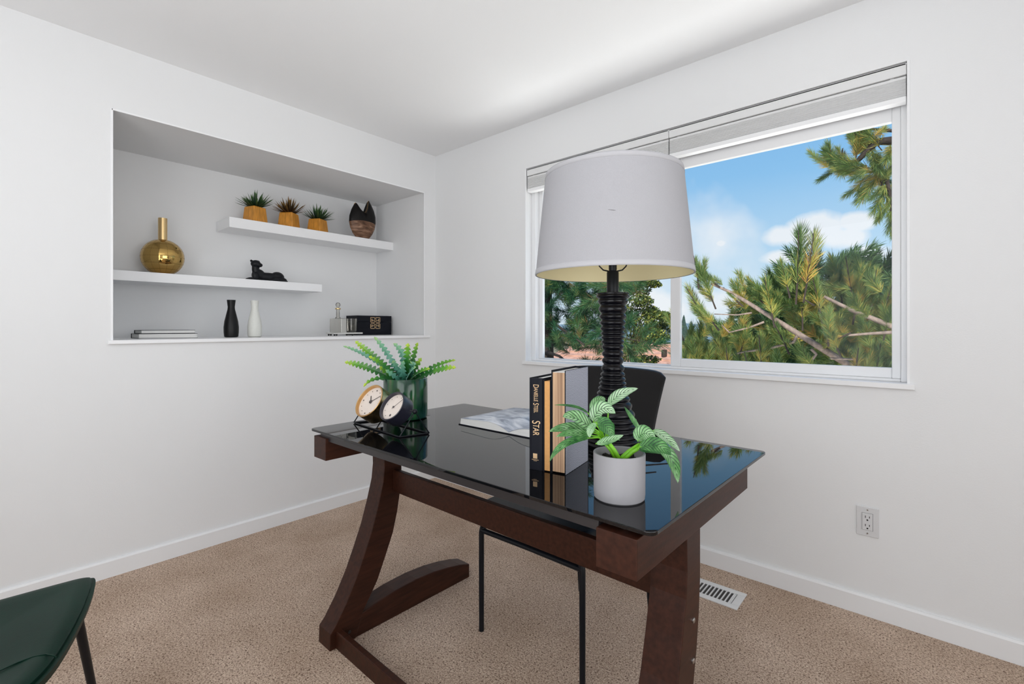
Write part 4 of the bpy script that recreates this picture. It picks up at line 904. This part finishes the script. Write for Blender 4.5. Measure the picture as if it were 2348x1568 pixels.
for k in range(150):
    px = rr.uniform(1570, 2070); lo = 850; hi = 735 if px < 1700 else (650 if px < 1800 else 640)
    if px < 1700 and rr.random() < .35: continue
    py = rr.uniform(hi+25, lo+30); y = rr.uniform(4.7, 5.7); p = A(px, py, y)-OA
    put((CL+CLW)[rr.randrange(6)], pineA, p, (rr.uniform(-.9, .5), rr.uniform(-.8, .3), rr.uniform(.1, 1)), rr.uniform(.7, 1.1))
# overhanging pine at top right
OC = Vector((1.6, 5.0, GZ)); pineC = thing('pine_tree', 'overhanging pine branch reaching in at the top right of the window', 'tree', OC[:])
limb(pineC, [(0, 0, 0), (.05, 0, 3), (0, .05, 6.5), (0, 0, 9)], .2, .08, name='trunk')
def C_(px, py, y=4.3): return at(px, py, y=y)-OC
limb(pineC, [(0, .05, 6.4), (-.6, -.3, 6.3), C_(2110, 290), C_(2050, 322), C_(2010, 325), C_(1965, 370), C_(1920, 375)], .05, .010, 'barkdark')
limb(pineC, [C_(2110, 290), C_(2048, 300), C_(2000, 296), C_(1960, 310)], .015, .006, 'barkdark')
limb(pineC, [C_(2100, 300), C_(2060, 370), C_(2030, 400), C_(2040, 440), C_(2048, 480)], .02, .008, 'barkdark')
sc_ = [((1925, 378), (1872, 330)), ((1915, 372), (1895, 318)), ((1960, 375), (1905, 365)), ((1980, 385), (1935, 385)), ((1965, 350), (1975, 300)), ((1985, 340), (1950, 300)), ((2010, 400), (2030, 440)), ((2000, 350), (2015, 390)), ((2025, 410), (2035, 380)), ((2030, 430), (2012, 470)), ((2045, 460), (2040, 500)), ((2020, 390), (2000, 420)), ((2000, 395), (1960, 395)), ((1990, 320), (1965, 290)), ((2050, 480), (2050, 520)), ((2040, 340), (2030, 380)), ((1930, 360), (1925, 400)), ((2010, 330), (1985, 300))]
for b_, t_ in sc_:
    p = C_(*b_); d = C_(*t_)-p; put((CL+CLW)[rr.randrange(6)], pineC, p-d*.2, d+Vector((0, rr.uniform(-.1, .1), 0)), rr.uniform(.62, .8))
    for q in range(2): put((CL+CLW)[rr.randrange(6)], pineC, p+Vector((rr.uniform(-.05, .05), rr.uniform(-.1, .1), rr.uniform(-.05, .05))), d+Vector((rr.uniform(-.1, .1), rr.uniform(-.1, .1), rr.uniform(-.1, .1))), rr.uniform(.45, .7))
    MB().tube([p-d*.5, p+d*.6], .004, n=5).build('twig', M['barkdark'], pineC)
# drooping tufts nearer the house, mirrored in the desk top
OD = Vector((-2.2, 4.4, GZ))
# left dark pine
OL = Vector((-4.75, 6.0, GZ)); pineL = thing('pine_tree', 'dark pine filling the left window pane behind the lamp', 'tree', OL[:])
def Lx(px, py, y=6.0): return at(px, py, y=y)-OL
limb(pineL, [(0, 0, 0), Lx(1250, 830), Lx(1249, 700), Lx(1248, 500), Lx(1246, 300)], .16, .08, 'barkdark', name='trunk')
for k in range(16):
    z0_ = rr.uniform(2.6, 7); a0 = rr.uniform(-.6, .5); L = rr.uniform(1.0, 2.2)
    e = Vector((L*math.cos(a0), L*math.sin(a0), z0_+rr.uniform(-.5, .1)))
    limb(pineL, [(0, 0, z0_), e*.5+Vector((0, 0, z0_*.5+.1)), e], .03, .010, 'barkdark')
n = 0
while n < 296:
    px = rr.uniform(1225, 1470); py = rr.uniform(420, 850); y = rr.uniform(5.2, 6.9)
    edge = 1445+18*math.sin(py*.05)+ (30 if 640 < py < 670 else 0)
    if py < 600 and px > 1330: continue
    if px > edge: continue
    if 700 < py < 730 and 1280 < px < 1330 and rr.random() < .8: continue
    if 790 < py and rr.random() < .5: continue
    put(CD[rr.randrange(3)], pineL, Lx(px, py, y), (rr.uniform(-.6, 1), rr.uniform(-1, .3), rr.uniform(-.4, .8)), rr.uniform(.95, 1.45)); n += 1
put(CLW[0], pineL, Lx(1258, 655, 4.9), (.2, -1, .2), 1.0)
# broadleaf tree
OB = Vector((-4.2, 8.0, GZ)); bt = thing('broadleaf_tree', 'yellow green broadleaf tree beside the window mullion, behind the lamp column', 'tree', OB[:])
def Bx(px, py, y=8.0): return at(px, py, y=y)-OB
limb(bt, [(0, 0, 0), Bx(1455, 880), Bx(1450, 800)], .10, .05, 'barkdark', name='trunk')
def leafcloud(n, cs, seed, m, size):
    r = random.Random(seed); q = MB(); q.tint = []; vs = []; fs = []
    for i in range(n):
        c, rad_ = cs[r.randrange(len(cs))]
        while True:
            v = Vector((r.uniform(-1, 1), r.uniform(-1, 1), r.uniform(-1, 1)))
            if .25 < v.length < 1: break
        p = c+Vector((v.x*rad_[0], v.y*rad_[1], v.z*rad_[2])); a = Vector((r.uniform(-1, 1), r.uniform(-1, 1), r.uniform(-1, 1))).normalized(); b_ = a.cross(Vector((r.random(), r.random(), r.random()))).normalized(); s = size*r.uniform(.6, 1.3); o = len(vs)
        vs.extend([p-a*s, p+b_*s*.45, p+a*s, p-b_*s*.45]); fs.append((o, o+1, o+2, o+3)); q.tint.extend([r.random()]*4)
    return q.add(vs, fs)
spots = [(1460, 665, 30, 14), (1495, 650, 14, 8), (1470, 690, 22, 14), (1440, 720, 24, 22), (1470, 745, 30, 22), (1505, 735, 22, 22), (1520, 760, 18, 22), (1490, 715, 18, 14), (1450, 790, 34, 24), (1500, 770, 24, 16), (1430, 810, 30, 24), (1525, 725, 10, 10), (1480, 825, 30, 10), (1470, 640, 24, 10)]
cs = []
for px, py, rx, ry in spots:
    c = Bx(px, py, rr.uniform(7.6, 8.4)); k = 8.6/FPX; cs.append((c, (rx*k*1.1, .35, ry*k*1.1)))
    limb(bt, [Bx(1450, 800), (Bx(1450, 800)+c)/2+Vector((0, 0, .05)), c], .016, .006, 'barkdark')
leafcloud(8500, cs, 5, M['broad'], .032).build('foliage', M['broad'], bt, kind='stuff')
# background evergreens
def bgtree(px, y, top, wid, n, label, meshes, base_z=GZ, sc=(1.0, 1.6)):
    t0 = at(px, top, y=y); O = Vector((t0.x, y, base_z)); t = thing('evergreen_tree', label, 'tree', O[:], 0, 'evergreens beyond the near pine')
    H = t0.z-base_z; limb(t, [(0, 0, 0), (0, 0, H*.95)], .14, .03, 'barkdark', name='trunk')
    for k in range(n):
        v = rr.random()**.75; z = H*(.35+.65*v); rad_ = wid*(1-((v-.15)/.85)**2 if v > .15 else 1)*.5+.1; a = rr.uniform(0, 2*PI); q = rad_*math.sqrt(rr.uniform(.3, 1))
        put(meshes[rr.randrange(len(meshes))], t, (q*math.cos(a), q*math.sin(a), z-.1), (math.cos(a), math.sin(a), rr.uniform(.1, 1.1)), rr.uniform(*sc))
    return t
bgtree(1760, 10.0, 668, 1.5, 150, 'blue green evergreen with its top left of the twin shoots', CF)
bgtree(1880, 8.0, 598, 2.2, 220, 'large green evergreen behind the twin upright pine shoots', CF)
bgtree(1990, 9.6, 612, 2.0, 200, 'green evergreen beside the right window jamb', CF)
bgtree(1820, 7.4, 690, 1.6, 140, 'lower green evergreen at the centre of the right pane', CF)
bgtree(2110, 7.4, 630, 1.6, 110, 'evergreen half hidden by the right jamb', CF)
bgtree(1640, 10.0, 792, 1.8, 90, 'low bushy evergreen at the lower left of the right pane', CF)
bgtree(1700, 7.4, 775, 1.4, 80, 'low bushy evergreen under the bare grey limb', CF)
# distant conifers and houses
def spire(h, r, seed, m):
    q = MB(); rs = random.Random(seed); prof = []
    for k in range(9):
        v = k/9; prof += [(r*(1-v)*rs.uniform(.85, 1.15), h*v), (r*(1-v)*.6, h*(v+.07))]
    prof.append((.02, h)); q.lathe(prof, n=14)
    q.v = [(x*(1+.3*noise.noise(Vector((x, y, z))*1.3)), y*(1+.3*noise.noise(Vector((y, z, x))*1.3)), z) for x, y, z in q.v]
    return q
M['fartree'] = mat('far_conifer', lin(54, 74, 66), .95, var=(2, .3), bump=(6, .8, .2))
for k, (px, y, top, r, lab) in enumerate([(1568, 45, 722, 1.5, 'far dark conifer at the left edge of the right pane'), (1680, 52, 722, 2.2, 'far rounded conifer on the horizon under the bare branches'), (1585, 60, 735, 1.5, 'far small conifer just right of the window mullion'), (1610, 95, 741, 2.0, 'far grey green conifer on the horizon left of the bare branches'), (1500, 55, 730, 2.0, 'far conifer on the horizon in the left pane'), (1652, 80, 743, 2.2, 'far conifer left of the rounded one on the horizon'), (1720, 60, 740, 2.2, 'far conifer right of the rounded one on the horizon')]):
    c = at(px, top, y=y); o = spire(c.z-GZ, r, k, M['fartree']).build('distant_conifer', M['fartree'], smooth=True); o.location = (c.x, y, GZ); tag(o, lab, 'tree', 'conifers on the horizon')
def house(px, y, zr, L, Wd, rz, lab):
    c = at(px, 780, y=y); t = thing('neighbor_house', lab, 'house', (c.x, y, GZ), rz); zr -= GZ; ze = zr-1.25
    B((-L/2, -Wd/2, 0), (L/2, Wd/2, ze)).build('wall', M['stucco'], t)
    rm = MB().add([(-L/2-.4, -Wd/2-.4, ze), (L/2+.4, -Wd/2-.4, ze), (L/2+.4, Wd/2+.4, ze), (-L/2-.4, Wd/2+.4, ze), (-L/2+1.6, 0, zr), (L/2-1.6, 0, zr)], [(0, 1, 5, 4), (1, 2, 5), (2, 3, 4, 5), (3, 0, 4), (0, 3, 2, 1)])
    rf = rm.build('roof', M['rooft'], t)
    nrow = 9
    for j in range(nrow):
        v = (j+.5)/nrow; yy = (-Wd/2-.4)*(1-v); zz = ze+1.25*v; xa = -L/2-.4+(2.0)*v; xb = L/2+.4-2.0*v
        MB().box((xa, yy-.03, zz-.02), (xb, yy+.06, zz+.05)).build('tile_course', M['rooft'], rf)
    for x in (-1.2, .8): MB().lathe([(.09, 0), (.09, .35)], (x, -1.0, ze+.75), n=10).build('roof_vent', M['barkdark'], rf)
    B((-.6, -Wd/2-.02, ze-1.6), (.6, -Wd/2, ze-.5)).build('window', M['slot'], t)
house(1500, 16, .55, 9, 6, 0, 'neighbouring house with a pinkish tiled roof seen under the broadleaf tree')
house(1640, 30, -.9, 10, 7, .3, 'farther house with a pinkish tiled roof seen through the pine shoots')
